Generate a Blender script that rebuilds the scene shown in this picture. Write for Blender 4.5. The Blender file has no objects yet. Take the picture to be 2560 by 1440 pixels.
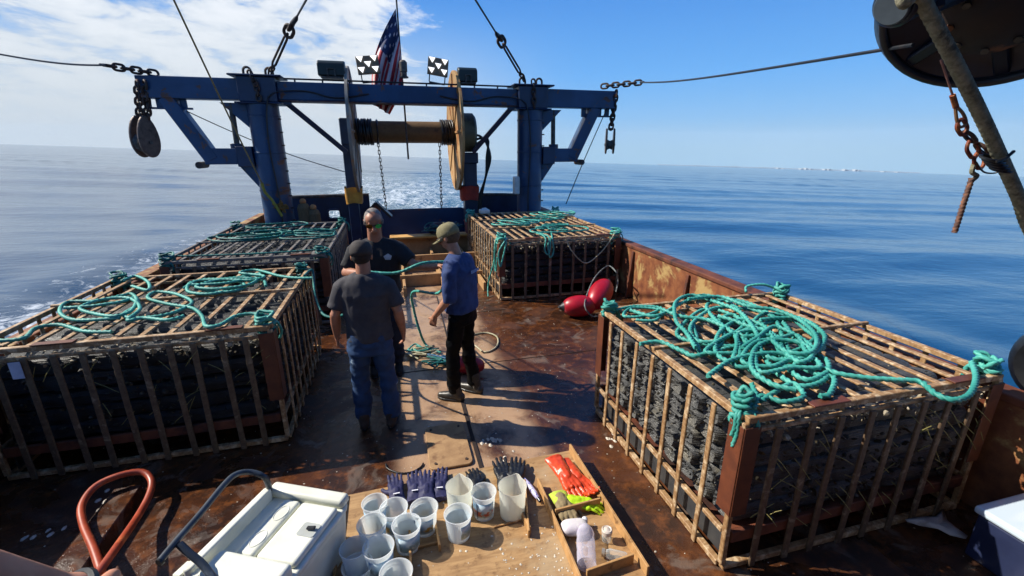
import bpy, bmesh, math, random
import numpy as np
from mathutils import Vector, Matrix, noise as mnoise
R = math.radians
rng = random.Random(7)
S = bpy.context.scene
COL = S.collection
# ---------------------------------------------------------------- camera
FPX, CAMH = 1122.0, 2.45
PIT = math.atan(348 / 1122); YAW = math.atan(306 / math.hypot(348, 1122))
FW = Vector((math.sin(YAW) * math.cos(PIT), math.cos(YAW) * math.cos(PIT), -math.sin(PIT)))
RT = Vector((math.cos(YAW), -math.sin(YAW), 0)); UP = RT.cross(FW)
EYE = Vector((0, 0, CAMH))
cd = bpy.data.cameras.new('camera'); cam = bpy.data.objects.new('camera', cd); COL.objects.link(cam)
cam.matrix_world = Matrix(((RT.x, UP.x, -FW.x, 0), (RT.y, UP.y, -FW.y, 0), (RT.z, UP.z, -FW.z, CAMH), (0, 0, 0, 1)))
cd.sensor_width = 36; cd.lens = FPX / 2560 * 36; cd.clip_start = 0.05; cd.clip_end = 60000
S.camera = cam
# ---------------------------------------------------------------- light
SUNV = Vector((-1.05, 0.43, 1.0)).normalized()
sun_el = math.asin(SUNV.z); sun_az = math.atan2(SUNV.x, SUNV.y)      # azimuth clockwise from +Y
sl = bpy.data.lights.new('sun', 'SUN'); so = bpy.data.objects.new('sun', sl); COL.objects.link(so)
sl.energy = 5.0; sl.angle = R(0.53); sl.color = (1.0, 0.93, 0.82)
so.rotation_euler = (-SUNV).to_track_quat('-Z', 'Y').to_euler()
S.view_settings.view_transform = 'Standard'; S.view_settings.look = 'None'
S.view_settings.exposure = 0.62; S.view_settings.gamma = 1.0
w = bpy.data.worlds.new('World'); S.world = w; w.use_nodes = True
nt = w.node_tree; N = nt.nodes; L = nt.links
for n in list(N): N.remove(n)
def nn(t, **k):
    n = N.new(t)
    for a, b in k.items(): setattr(n, a, b)
    return n
out = nn('ShaderNodeOutputWorld'); bg = nn('ShaderNodeBackground'); bg.inputs[1].default_value = 0.079
sky = nn('ShaderNodeTexSky', sky_type='NISHITA'); sky.sun_disc = False
sky.sun_elevation = sun_el; sky.sun_rotation = sun_az; sky.air_density = 1.0; sky.dust_density = 0.6; sky.ozone_density = 2.5
hs = nn('ShaderNodeHueSaturation'); hs.inputs['Saturation'].default_value = 1.25; hs.inputs['Value'].default_value = 1.0
L.new(sky.outputs[0], hs.inputs['Color'])
# clear sky over the sea: pale at the horizon, deep blue above (blended over the sky model low down)
def sky_gradient(z):
    q = nn('ShaderNodeValToRGB'); e = q.color_ramp; L.new(z, q.inputs[0])
    stops = ((0.0, (2.6, 4.9, 7.0)), (0.06, (1.75, 4.3, 7.7)), (0.14, (1.05, 3.6, 7.9)), (0.32, (0.42, 2.1, 6.5)), (0.6, (0.48, 1.5, 4.5)), (1.0, (0.32, 1.0, 3.2)))
    while len(e.elements) < len(stops): e.elements.new(.5)
    for el_, (p_, c_) in zip(e.elements, stops): el_.position = p_; el_.color = tuple(v / 8 for v in c_) + (1,)
    m = nn('ShaderNodeVectorMath', operation='SCALE'); L.new(q.outputs[0], m.inputs[0]); m.inputs['Scale'].default_value = 8; return m.outputs[0]
tc = nn('ShaderNodeTexCoord'); sx = nn('ShaderNodeSeparateXYZ'); L.new(tc.outputs['Generated'], sx.inputs[0])
def M(op, a, b=None, c=None, clamp=False):
    n = nn('ShaderNodeMath', operation=op); n.use_clamp = clamp
    for i, v in enumerate((a, b, c)):
        if v is None: continue
        if isinstance(v, (int, float)): n.inputs[i].default_value = v
        else: L.new(v, n.inputs[i])
    return n.outputs[0]
def MR(v, a, b, c=0.0, d=1.0):
    n = nn('ShaderNodeMapRange', interpolation_type='SMOOTHSTEP'); L.new(v, n.inputs[0])
    for i, q in enumerate((a, b, c, d)): n.inputs[i + 1].default_value = q
    return n.outputs[0]
az = M('ARCTAN2', sx.outputs[0], sx.outputs[1])        # radians, 0 astern, + to the right
zc = M('MAXIMUM', sx.outputs[2], 0.0)
den = M('ADD', zc, 0.10)
u = M('DIVIDE', sx.outputs[0], den); v = M('DIVIDE', sx.outputs[1], den)
cv = nn('ShaderNodeCombineXYZ'); L.new(u, cv.inputs[0]); L.new(v, cv.inputs[1])
mp = nn('ShaderNodeMapping'); mp.inputs['Scale'].default_value = (1.0, 0.8, 1.0); mp.inputs['Rotation'].default_value = (0, 0, R(-25)); L.new(cv.outputs[0], mp.inputs[0])
n1 = nn('ShaderNodeTexNoise'); n1.inputs['Scale'].default_value = 2.3; n1.inputs['Detail'].default_value = 7; n1.inputs['Roughness'].default_value = 0.62; n1.inputs['Distortion'].default_value = 0.5
L.new(mp.outputs[0], n1.inputs['Vector'])
n2 = nn('ShaderNodeTexNoise'); n2.inputs['Scale'].default_value = 4.0; n2.inputs['Detail'].default_value = 5; n2.inputs['Roughness'].default_value = 0.6
L.new(mp.outputs[0], n2.inputs['Vector'])
nz = M('ADD', M('MULTIPLY', n1.outputs[0], 0.72), M('MULTIPLY', n2.outputs[0], 0.28))
# coverage falls off to the right of the wake
cover = MR(az, R(-5), R(17), 1.0, 0.0)
thr = M('MULTIPLY_ADD', cover, -0.39, 0.755)
cl = M('DIVIDE', M('SUBTRACT', nz, thr), 0.12, clamp=True)
cl = M('MULTIPLY', cl, MR(az, R(10), R(20), 1.0, 0.0))
side = MR(az, R(-85), R(-48), 0.08, 1.0)          # the cloud bank stays astern and to the left
cl = M('MULTIPLY', cl, MR(zc, .42, .80, 0.92, 0.12)); cl = M('MULTIPLY', cl, side)
# thin haze bank low on the left
el = sx.outputs[2]
hz = M('MULTIPLY', MR(el, 0.02, 0.27, 1.0, 0.0), MR(az, R(-2), R(24), 0.97, 0.0)); hz = M('MULTIPLY', hz, side)
cc = nn('ShaderNodeMixRGB'); cc.inputs[1].default_value = (5.2, 5.9, 6.7, 1); cc.inputs[2].default_value = (8.2, 8.4, 8.6, 1)
L.new(MR(nz, 0.36, 0.60), cc.inputs[0])
m1 = nn('ShaderNodeMixRGB'); L.new(cl, m1.inputs[0])
m0 = nn('ShaderNodeMixRGB'); m0.inputs[0].default_value = .96; L.new(hs.outputs[0], m0.inputs[1]); L.new(sky_gradient(zc), m0.inputs[2]); L.new(m0.outputs[0], m1.inputs[1]); L.new(cc.outputs[0], m1.inputs[2])
m2 = nn('ShaderNodeMixRGB'); L.new(hz, m2.inputs[0]); L.new(m1.outputs[0], m2.inputs[1]); m2.inputs[2].default_value = (5.6, 6.1, 6.5, 1)
L.new(m2.outputs[0], bg.inputs[0]); L.new(bg.outputs[0], out.inputs[0])

# ---------------------------------------------------------------- helpers
def ray(px, py): return FW * FPX + RT * (px - 1280) + UP * (720 - py)
def G(px, py, z=0.0):
    r = ray(px, py); return EYE + r * ((z - CAMH) / r.z)
def PY(px, py, y):
    r = ray(px, py); return EYE + r * (y / r.y)
def PX(px, py, x):
    r = ray(px, py); return EYE + r * (x / r.x)

def tag(o, label=None, cat=None, group=None, kind=None):
    if label: o['label'] = label
    if cat: o['category'] = cat
    if group: o['group'] = group
    if kind: o['kind'] = kind
    return o
BASE = {}
def thing(name, label, cat, loc=(0, 0, 0), group=None):
    o = bpy.data.objects.new(name, None); COL.objects.link(o); o.location = loc; o.empty_display_size = 0.1
    BASE[o.name] = Vector(loc); return tag(o, label, cat, group)
def copy_tree(o, parent=None, linked=True):
    c = o.copy(); COL.objects.link(c)
    if parent: c.parent = parent
    for ch in list(o.children): copy_tree(ch, c)
    return c

def frame_of(d, upv=(0, 0, 1)):
    d = Vector(d).normalized(); u = Vector(upv)
    if abs(d.dot(u)) > 0.98: u = Vector((1, 0, 0)) if abs(d.x) < 0.9 else Vector((0, 1, 0))
    s = d.cross(u).normalized(); return s, s.cross(d).normalized(), d

class MB:
    def __init__(s): s.v = []; s.f = []
    def add(s, vs, fs, m=None):
        o = len(s.v)
        s.v += [tuple(m @ Vector(p)) if m is not None else tuple(p) for p in vs]
        s.f += [tuple(i + o for i in f) for f in fs]; return s
    def box(s, a, b, m=None):
        (x0, y0, z0), (x1, y1, z1) = a, b
        return s.add([(x0, y0, z0), (x1, y0, z0), (x1, y1, z0), (x0, y1, z0), (x0, y0, z1), (x1, y0, z1), (x1, y1, z1), (x0, y1, z1)],
                     [(0, 3, 2, 1), (4, 5, 6, 7), (0, 1, 5, 4), (1, 2, 6, 5), (2, 3, 7, 6), (3, 0, 4, 7)], m)
    def cbox(s, c, sz, m=None):
        return s.box([c[i] - sz[i] / 2 for i in range(3)], [c[i] + sz[i] / 2 for i in range(3)], m)
    def bar(s, p0, p1, w, h, upv=(0, 0, 1), ch=0.0):      # box between two points, w sideways, h along up; ch = chamfer
        p0 = Vector(p0); p1 = Vector(p1); a, b, d = frame_of(p1 - p0, upv); w /= 2; h /= 2
        if ch: prof = [(-w + ch, -h), (w - ch, -h), (w, -h + ch), (w, h - ch), (w - ch, h), (-w + ch, h), (-w, h - ch), (-w, -h + ch)]
        else: prof = [(-w, -h), (w, -h), (w, h), (-w, h)]
        n = len(prof); vs = [p + a * x + b * y for p in (p0, p1) for x, y in prof]
        return s.add(vs, [tuple(range(n - 1, -1, -1)), tuple(range(n, 2 * n))] + [(i, (i + 1) % n, n + (i + 1) % n, n + i) for i in range(n)])
    def sweep(s, pts, rad, n=8, prof=None, twist=0.0, cap=True):   # prof(theta)->scale; twist radians per metre
        pts = [Vector(p) for p in pts]; k = len(pts)
        if not hasattr(rad, '__len__'): rad = [rad] * k
        a = None; o = len(s.v); acc = 0.0
        for i in range(k):
            d = (pts[min(i + 1, k - 1)] - pts[max(i - 1, 0)])
            d = d.normalized() if d.length > 1e-9 else Vector((0, 0, 1))
            if a is None: a, b, _ = frame_of(d)
            else:
                a = (a - d * a.dot(d)); a = a.normalized() if a.length > 1e-6 else frame_of(d)[0]
                b = a.cross(d)
                acc += (pts[i] - pts[i - 1]).length * twist
            for j in range(n):
                t = 2 * math.pi * j / n; r = rad[i] * (prof(t + acc) if prof else 1.0)
                s.v.append(tuple(pts[i] + a * (r * math.cos(t)) + b * (r * math.sin(t))))
        for i in range(k - 1):
            for j in range(n):
                j2 = (j + 1) % n; s.f.append((o + i * n + j, o + i * n + j2, o + (i + 1) * n + j2, o + (i + 1) * n + j))
        if cap:
            s.f.append(tuple(o + j for j in range(n - 1, -1, -1))); s.f.append(tuple(o + (k - 1) * n + j for j in range(n)))
        return s
    def cyl(s, p0, p1, r0, r1=None, n=16): return s.sweep([p0, p1], [r0, r0 if r1 is None else r1], n)
    def lathe(s, prof, n=24, m=None, closed=True):        # prof: (r, z) pairs about z
        o = len(s.v); k = len(prof)
        vs = [(r * math.cos(2 * math.pi * j / n), r * math.sin(2 * math.pi * j / n), z) for r, z in prof for j in range(n)]
        fs = [(i * n + j, i * n + (j + 1) % n, (i + 1) * n + (j + 1) % n, (i + 1) * n + j) for i in range(k - 1) for j in range(n)]
        if closed:
            if prof[0][0] > 1e-6: fs.append(tuple(range(n - 1, -1, -1)))
            if prof[-1][0] > 1e-6: fs.append(tuple((k - 1) * n + j for j in range(n)))
        return s.add(vs, fs, m)
    def prism(s, poly, m=None, h=1.0):                     # polygon in xy, from z=0 to z=h
        n = len(poly)
        return s.add([(x, y, 0) for x, y in poly] + [(x, y, h) for x, y in poly],
                     [tuple(range(n - 1, -1, -1)), tuple(range(n, 2 * n))] + [(i, (i + 1) % n, n + (i + 1) % n, n + i) for i in range(n)], m)
    def ball(s, c, r, n=12, m=8, sq=(1, 1, 1)):
        prof = [(math.sin(math.pi * i / m), -math.cos(math.pi * i / m)) for i in range(m + 1)]
        mt = Matrix.Translation(Vector(c)) @ Matrix.Diagonal((r * sq[0], r * sq[1], r * sq[2], 1))
        return s.lathe(prof, n, mt, False)
    def link(s, c, d, side, L_=0.1, W=0.06, r=0.012):      # one oval chain link
        d = Vector(d).normalized(); side = Vector(side); side = (side - d * side.dot(d)).normalized(); c = Vector(c)
        pts = []
        hl = L_ / 2 - W / 2
        for q in range(9): t = -math.pi / 2 + math.pi * q / 8; pts.append(c + d * (hl + math.cos(t) * W / 2) + side * (math.sin(t) * W / 2))
        for q in range(9): t = math.pi / 2 + math.pi * q / 8; pts.append(c + d * (-hl + math.cos(t) * W / 2) + side * (math.sin(t) * W / 2))
        pts.append(pts[0].copy()); pts.append(pts[1].copy())
        return s.sweep(pts, r, 6)
    def chain(s, p0, p1, L_=0.12, W=0.075, r=0.014):
        p0 = Vector(p0); p1 = Vector(p1); d = p1 - p0; pitch = L_ - 2.2 * r; n = max(1, round(d.length / pitch)); a, b, _ = frame_of(d)
        for i in range(n): s.link(p0 + d * ((i + .5) / n), d, a if i % 2 else b, d.length / n + 2.2 * r, W, r)
        return s
    def build(s, name, mat, parent=None, smooth=False, bevel=0.0, seg=1, angle=None, loc=None):
        me = bpy.data.meshes.new(name); root = parent
        while root is not None and root.parent is not None: root = root.parent
        off = BASE.get(root.name, Vector((0, 0, 0))) if root is not None else Vector(loc or (0, 0, 0))
        if off.length: vs = [(x - off.x, y - off.y, z - off.z) for x, y, z in s.v]
        else: vs = s.v
        me.from_pydata(vs, [], s.f); me.validate()
        bm = bmesh.new(); bm.from_mesh(me); bmesh.ops.recalc_face_normals(bm, faces=bm.faces); bm.to_mesh(me); bm.free()
        if smooth: me.polygons.foreach_set('use_smooth', [True] * len(me.polygons)); me.set_sharp_from_angle(angle=R(angle or 40))
        o = bpy.data.objects.new(name, me); COL.objects.link(o)
        if mat: me.materials.append(mat)
        if parent is not None: o.parent = parent
        elif loc: o.location = loc; BASE[o.name] = Vector(loc)
        if bevel:
            b = o.modifiers.new('bevel', 'BEVEL'); b.width = bevel; b.segments = seg; b.limit_method = 'ANGLE'; b.angle_limit = R(40)
        return o

def spline(pts, step=0.03, closed=False):                  # Catmull-Rom through control points, even steps
    P = [Vector(p) for p in pts]; n = len(P); outp = []
    rngi = range(n if closed else n - 1)
    for i in rngi:
        if closed: a, b, c, d = P[(i - 1) % n], P[i], P[(i + 1) % n], P[(i + 2) % n]
        else: a, b, c, d = P[max(i - 1, 0)], P[i], P[i + 1], P[min(i + 2, n - 1)]
        k = max(2, int((c - b).length / step))
        for q in range(k):
            t = q / k
            outp.append(0.5 * ((2 * b) + (c - a) * t + (2 * a - 5 * b + 4 * c - d) * t * t + (3 * b - a - 3 * c + d) * t ** 3))
    outp.append(P[0].copy() if closed else P[-1].copy()); return outp

# ---------------------------------------------------------------- materials
def hexc(h):
    c = [int(h[i:i + 2], 16) / 255 for i in (0, 2, 4)]
    return tuple(x / 12.92 if x <= .04045 else ((x + .055) / 1.055) ** 2.4 for x in c) + (1,)
class NT:
    def __init__(s, name):
        s.m = bpy.data.materials.new(name); s.m.use_nodes = True; s.t = s.m.node_tree; s.t.nodes.clear()
        s.o = s.n('ShaderNodeOutputMaterial'); s.b = s.n('ShaderNodeBsdfPrincipled'); s.l(s.b.outputs[0], s.o.inputs[0])
    def n(s, ty, ins=None, **k):
        q = s.t.nodes.new(ty)
        for a, b in k.items(): setattr(q, a, b)
        for a, b in (ins or {}).items(): s.set(q.inputs[a], b)
        return q
    def l(s, a, b): s.t.links.new(a, b)
    def set(s, sock, v):
        if hasattr(v, 'is_output'): s.l(v, sock)
        else: sock.default_value = v
    def co(s, kind='Object', scale=(1, 1, 1), rot=(0, 0, 0)):
        t = s.n('ShaderNodeTexCoord') if kind != 'World' else s.n('ShaderNodeNewGeometry')
        mp = s.n('ShaderNodeMapping'); mp.inputs['Scale'].default_value = scale; mp.inputs['Rotation'].default_value = rot
        s.l(t.outputs['Position' if kind == 'World' else kind], mp.inputs[0]); return mp.outputs[0]
    def noise(s, co, scale, detail=4, rough=.55, dist=0.0):
        q = s.n('ShaderNodeTexNoise', {'Scale': scale, 'Detail': detail, 'Roughness': rough, 'Distortion': dist}); s.l(co, q.inputs['Vector']); return q.outputs[0]
    def ramp(s, v, a, b, c=0.0, d=1.0, mode='SMOOTHSTEP'):
        q = s.n('ShaderNodeMapRange', interpolation_type=mode); s.l(v, q.inputs[0])
        for i, z in enumerate((a, b, c, d)): q.inputs[i + 1].default_value = z
        return q.outputs[0]
    def mix(s, f, a, b, bt='MIX'):
        q = s.n('ShaderNodeMixRGB', blend_type=bt); s.set(q.inputs[0], f)
        for i, z in ((1, a), (2, b)):
            if isinstance(z, str): z = hexc(z)
            s.set(q.inputs[i], z)
        return q.outputs[0]
    def math(s, op, a, b=0.0, clamp=False):
        q = s.n('ShaderNodeMath', operation=op); q.use_clamp = clamp; s.set(q.inputs[0], a); s.set(q.inputs[1], b); return q.outputs[0]
    def bump(s, h, strength=.3, dist=.01):
        q = s.n('ShaderNodeBump', {'Strength': strength, 'Distance': dist}); s.l(h, q.inputs['Height']); s.l(q.outputs[0], s.b.inputs['Normal']); return q
    def p(s, **k):
        for a, b in k.items():
            a = {'base': 'Base Color', 'rough': 'Roughness', 'metal': 'Metallic', 'ior': 'IOR', 'trans': 'Transmission Weight', 'spec': 'Specular IOR Level', 'alpha': 'Alpha', 'coat': 'Coat Weight', 'emis': 'Emission Color', 'estr': 'Emission Strength', 'sss': 'Subsurface Weight'}.get(a, a)
            if isinstance(b, str): b = hexc(b)
            s.set(s.b.inputs[a], b)
        return s
def mat_mottle(name, c1, c2, scale=8, rough=.6, c3=None, s3=3, t3=(.55, .65), bump=.15, bd=.01, kind='Object', metal=0.0, stretch=(1, 1, 1), rough2=None, spec=.5):
    m = NT(name); co = m.co(kind, stretch); a = m.noise(co, scale, 5, .62)
    c = m.mix(m.ramp(a, .3, .7), c1, c2)
    if c3: b = m.noise(co, s3, 6, .65, .3); k = m.ramp(b, *t3); c = m.mix(k, c, c3)
    m.p(base=c, rough=rough, metal=metal, spec=spec)
    if rough2 is not None: m.p(rough=m.ramp(a, .3, .7, rough, rough2))
    if bump: m.bump(m.noise(co, scale * 3, 4, .6), bump, bd)
    return m.m
# ---------------------------------------------------------------- sea
SEAN = (0.0354, 0.0146)
def sea_z(x, y): return -0.95 - SEAN[0] * (x - .4) - SEAN[1] * y
def build_sea():
    th = np.concatenate([np.radians(np.linspace(-66, 78, 760)), np.radians(np.linspace(78, 294, 120))[1:-1]])
    rr = np.concatenate([[0.0], 3.0 * (8500 / 3.0) ** (np.linspace(0, 1, 330))])
    nt_, nr = len(th), len(rr)
    T, RR = np.meshgrid(th, rr); x = RR * np.sin(T); y = RR * np.cos(T)
    z = -0.95 - SEAN[0] * (x - .4) - SEAN[1] * y
    rs = np.random.RandomState(3); h = np.zeros_like(x)
    # slow swell with long crests
    for lam, amp, dirdeg, spread, cnt in ((14, .075, 10, 9, 5), (6.5, .044, 16, 13, 7), (3.0, .012, 8, 20, 7), (1.4, .002, 10, 40, 6)):
        for _ in range(cnt):
            l_ = lam * rs.uniform(.75, 1.35); a = np.radians(dirdeg + rs.uniform(-spread, spread)); k = 2 * np.pi / l_
            ph = rs.uniform(0, 6.28); q = k * (x * np.sin(a) + y * np.cos(a)) + ph
            fade = np.clip(1.6 - RR * .034 * 9 / (l_ * 9), 0, 1)     # cannot resolve short waves far off
            mod = .6 + .4 * np.sin(.05 * x * rs.uniform(.5, 2) + .07 * y * rs.uniform(.5, 2) + ph)
            h += amp * .8 * (np.sin(q) + .25 * np.sin(2 * q + .5)) * fade * mod
    # the boat's own spreading waves
    for s_ in (-1, 1):
        d = s_ * (x - .4); pos = d - 3.4 - (18 - y) * .16
        env = np.exp(-((pos - 2.6) / 3.4) ** 2) * np.clip((48 - y) / 20, 0, 1) * (d > 2.5)
        h += .11 * env * np.sin(pos * 1.55 + .5 * np.sin(y * .25))
    wk = np.exp(-((x - .4) / (5 + .12 * np.clip(y - 13, 0, 200))) ** 4) * np.clip((y - 11) / 3, 0, 1) * np.exp(-np.clip(y - 20, 0, None) / 55)
    for _ in range(14):
        a = rs.uniform(0, 6.28); k = 2 * np.pi / rs.uniform(.7, 2.4); h += .022 * wk * np.sin(k * (x * np.cos(a) + y * np.sin(a)) + rs.uniform(0, 6))
    z = z + h
    v = np.stack([x, y, z], -1).reshape(-1, 3)
    i = np.arange(nr - 1)[:, None] * nt_; j = np.arange(nt_)[None, :]; j2 = (j + 1) % nt_
    f = np.stack([i + j, i + nt_ + j, i + nt_ + j2, i + j2], -1).reshape(-1, 4)
    me = bpy.data.meshes.new('ocean'); me.vertices.add(len(v)); me.vertices.foreach_set('co', v.ravel().astype(np.float32))
    me.loops.add(f.size); me.loops.foreach_set('vertex_index', f.ravel().astype(np.int32)); me.polygons.add(len(f))
    me.polygons.foreach_set('loop_start', np.arange(0, f.size, 4, dtype=np.int32)); me.polygons.foreach_set('loop_total', np.full(len(f), 4, np.int32))
    me.polygons.foreach_set('use_smooth', np.ones(len(f), bool)); me.update(); me.validate()
    bmx = bmesh.new(); bmx.from_mesh(me); bmesh.ops.remove_doubles(bmx, verts=bmx.verts, dist=1e-4); bmesh.ops.recalc_face_normals(bmx, faces=bmx.faces)
    bmx.to_mesh(me); bmx.free()
    if me.polygons[200].normal.z < 0: me.flip_normals()
    o = bpy.data.objects.new('ocean', me); COL.objects.link(o); tag(o, kind='structure')
    m = NT('seawater'); g = m.n('ShaderNodeNewGeometry'); sp = m.n('ShaderNodeSeparateXYZ'); m.l(g.outputs['Position'], sp.inputs[0])
    X, Y = sp.outputs[0], sp.outputs[1]
    co = m.co('World', (.55, 1, .3), (0, 0, R(-8)))
    co2 = m.co('World', (1, 1, .3))
    b1 = m.noise(co, 2.2, 5, .6, .4); b2 = m.noise(co, .35, 4, .55, .3); b3 = m.noise(co2, 9.0, 3, .6)
    # foam: churned wake astern, broken water along the left side
    ax = m.math('ABSOLUTE', m.math('SUBTRACT', X, .6)); yy = m.math('SUBTRACT', Y, 13)
    half = m.math('ADD', 4.0, m.math('MULTIPLY', yy, .14))
    inw = m.ramp(m.math('DIVIDE', ax, half), .55, 1.15, 1, 0)
    inw = m.math('MULTIPLY', inw, m.ramp(Y, 11, 13.5)); inw = m.math('MULTIPLY', inw, m.ramp(Y, 30, 170, 1, .0))
    xl = m.math('ADD', X, m.math('MULTIPLY', m.math('SUBTRACT', Y, 13), -.05)); ll = m.math('ABSOLUTE', m.math('ADD', xl, 7.0))
    inl = m.math('MULTIPLY', m.ramp(ll, .3, 3.0, 1, 0), m.ramp(Y, 20, 34, 1, 0))
    fn = m.noise(m.co('World', (1, .8, .3)), 2.0, 10, .68, 1.6); fn2 = m.noise(m.co('World', (1, .5, .3)), .35, 4, .6, 1.0)
    fmix = m.math('ADD', m.math('MULTIPLY', fn, .66), m.math('MULTIPLY', fn2, .34))
    th1 = m.math('MULTIPLY_ADD', inw, -.18); th1.node.inputs[2].default_value = .64
    th2 = m.math('MULTIPLY_ADD', inl, -.17); th2.node.inputs[2].default_value = .645
    thr = m.math('MINIMUM', th1, th2)
    foam = m.math('MULTIPLY', m.math('SUBTRACT', fmix, thr), 7.5, True)
    foam = m.math('MULTIPLY', foam, m.math('MAXIMUM', m.ramp(inw, 0, .25), m.ramp(inl, 0, .25)))
    aer = m.math('MULTIPLY', inw, .55)      # aerated water is paler and greener
    deep = m.mix(aer, (.004, .045, .11, 1), (.035, .12, .15, 1))
    base = m.mix(foam, deep, (.62, .68, .72, 1))
    m.p(base=base, rough=m.mix(foam, (.12,) * 3 + (1,), (.6,) * 3 + (1,)), ior=1.333)
    hh = m.math('ADD', m.math('ADD', m.math('MULTIPLY', b1, .045), m.math('MULTIPLY', b2, .25)), m.math('MULTIPLY', b3, .006))
    hh = m.math('ADD', hh, m.math('MULTIPLY', m.math('MULTIPLY', fn, inw), .16))
    bp = m.bump(hh, .38, 1.0)
    me.materials.append(m.m)
build_sea()

# ---------------------------------------------------------------- boat: deck and hull
XL, XR, YS, Y0 = -3.15, 3.85, 12.6, -1.2
def deck_material():
    m = NT('wet_rusty_deck'); co = m.co('World'); n1 = m.noise(co, 1.3, 7, .62, .4); n2 = m.noise(co, 9, 6, .65); n3 = m.noise(co, 45, 3, .7)
    c = m.mix(m.ramp(n1, .35, .65), '4a2a18', '2a1b13'); c = m.mix(m.ramp(n2, .45, .75), c, '6b3f20')
    c = m.mix(m.ramp(m.noise(co, 3.1, 6, .6, .8), .56, .66, 0, .45), c, '75695e'); c = m.mix(m.ramp(n3, .62, .8, 0, .7), c, '2a1712')
    # paler walkway up the middle
    sp = m.n('ShaderNodeSeparateXYZ'); m.l(co, sp.inputs[0]); d = m.math('ABSOLUTE', m.math('SUBTRACT', sp.outputs[0], .5))
    pale = m.math('MULTIPLY', m.ramp(d, .5, .7, 1, 0), m.ramp(m.noise(co, 2.3, 6, .65, .5), .30, .55)); c = m.mix(m.math('MULTIPLY', pale, .82), c, 'b09070')
    wet = m.ramp(m.noise(co, 1.6, 5, .6, .8), .38, .52)
    m.p(base=c, rough=m.ramp(wet, 0, 1, .5, .14), spec=.5); m.bump(m.math('ADD', n2, m.math('MULTIPLY', m.noise(co, 110, 2, .6), .45)), .5, .012); return m.m
DECK = deck_material()
d = MB(); d.box((XL, Y0, -.06), (XR, YS, 0)); dk = d.build('deck', DECK); tag(dk, kind='structure')
RUST = mat_mottle('rusted_steel', '5f2f18', '84502c', 6, .7, 'a08452', 2.6, (.5, .62), .4, .01, 'World')
RUSTD = mat_mottle('dark_rusted_steel', '4a2416', '6d3a22', 7, .7, '2c1710', 3, (.5, .65), .3, .008, 'World')
HULL = mat_mottle('hull_paint', '11233f', '16304f', 2, .45, '5a3320', 1.7, (.62, .68), .1, .01, 'World')
def bluepaint():
    m = NT('chipped_blue_paint'); co = m.co('World'); n = m.noise(co, 3.0, 7, .66, .5); k = m.ramp(n, .60, .63)
    c = m.mix(m.ramp(m.noise(co, 1.4, 5, .6), .35, .65), '0f3053', '194067'); c = m.mix(m.ramp(m.noise(co, 22, 5, .7), .60, .72, 0, .55), c, '3d566c')
    c = m.mix(k, c, '63463a'); m.p(base=c, rough=m.ramp(k, 0, 1, .38, .8)); m.bump(m.noise(co, 30, 4, .6), .2, .004); return m.m
BLUE = bluepaint()
NAVY = mat_mottle('navy_paint', '0d1c38', '122a4c', 3, .4, '4e3a34', 4, (.66, .72), .15, .006, 'World')
STEEL = mat_mottle('weathered_steel', '5c5a56', '34312e', 14, .55, '6b4028', 9, (.55, .7), .2, .004, 'World', .5)
DARKST = mat_mottle('dark_corroded_steel', '2a211d', '42332b', 14, .7, '5d3521', 9, (.52, .68), .3, .004, 'World')
WOOD = mat_mottle('weathered_board', '9a7448', 'b58e5f', 5, .7, '6a4c30', 4, (.58, .7), .2, .004, 'World', 0, (1, 8, 1))
BLACK = mat_mottle('black_plastic', '0c0d10', '17191d', 20, .4, None, bump=.05)
WHITE = mat_mottle('white_painted_metal', 'c9ccc8', 'b4b6b0', 10, .45, '8d7f6a', 7, (.66, .75), .05)

# deck plate seams are raised weld strips and cover plates
h = thing('deck_hatch_plate', 'flat rusted cover plate with rounded corners and bolts set in the deck beyond the tray', 'hatch plate', (.32, 3.3, 0))
HP = mat_mottle('worn_plate', '8a6a48', 'a5845c', 7, .7, '5c3a24', 5, (.5, .7), .4, .006, 'World')
pb = MB(); x0, x1, y0, y1, r_ = .12, .47, 3.03, 3.62, .05
poly = []
for cx, cy, a0 in ((x1 - r_, y1 - r_, 0), (x0 + r_, y1 - r_, 90), (x0 + r_, y0 + r_, 180), (x1 - r_, y0 + r_, 270)):
    poly += [(cx + r_ * math.cos(R(a0 + q * 22.5)), cy + r_ * math.sin(R(a0 + q * 22.5))) for q in range(5)]
pb.prism(poly, Matrix.Translation((0, 0, .004)), .02); pb.build('plate', HP, h, bevel=.004)
for bx_, by_ in ((x0 + .05, y0 + .06), (x1 - .05, y0 + .06), (x0 + .05, y1 - .06), (x1 - .05, y1 - .06)):
    q = MB(); q.cyl((bx_, by_, .024), (bx_, by_, .032), .012, n=6); q.build('bolt', DARKST, h)
sm = MB()
sm.bar((.52, 2.9, .006), (.52, 4.6, .006), .03, .012); sm.bar((.55, 4.9, .005), (.60, 7.5, .005), .014, .01)
sm.bar((-.4, 4.78, .003), (3.6, 4.80, .003), .008, .004); sm.bar((.9, 6.53, .003), (1.6, 6.55, .003), .008, .004)
o = sm.build('deck_seam', mat_mottle('seam_dirt', '1c120e', '2a1a12', 10, .9), None); tag(o, kind='structure')
# raised plank edge on the left working area
pl = MB(); pl.bar((-2.02, 3.30, .055), (-1.98, 1.2, .055), .17, .11); o = pl.build('deck_plank', DECK, bevel=.006); tag(o, 'rust brown wet plank lying along the deck under the orange hose', 'plank')

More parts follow.
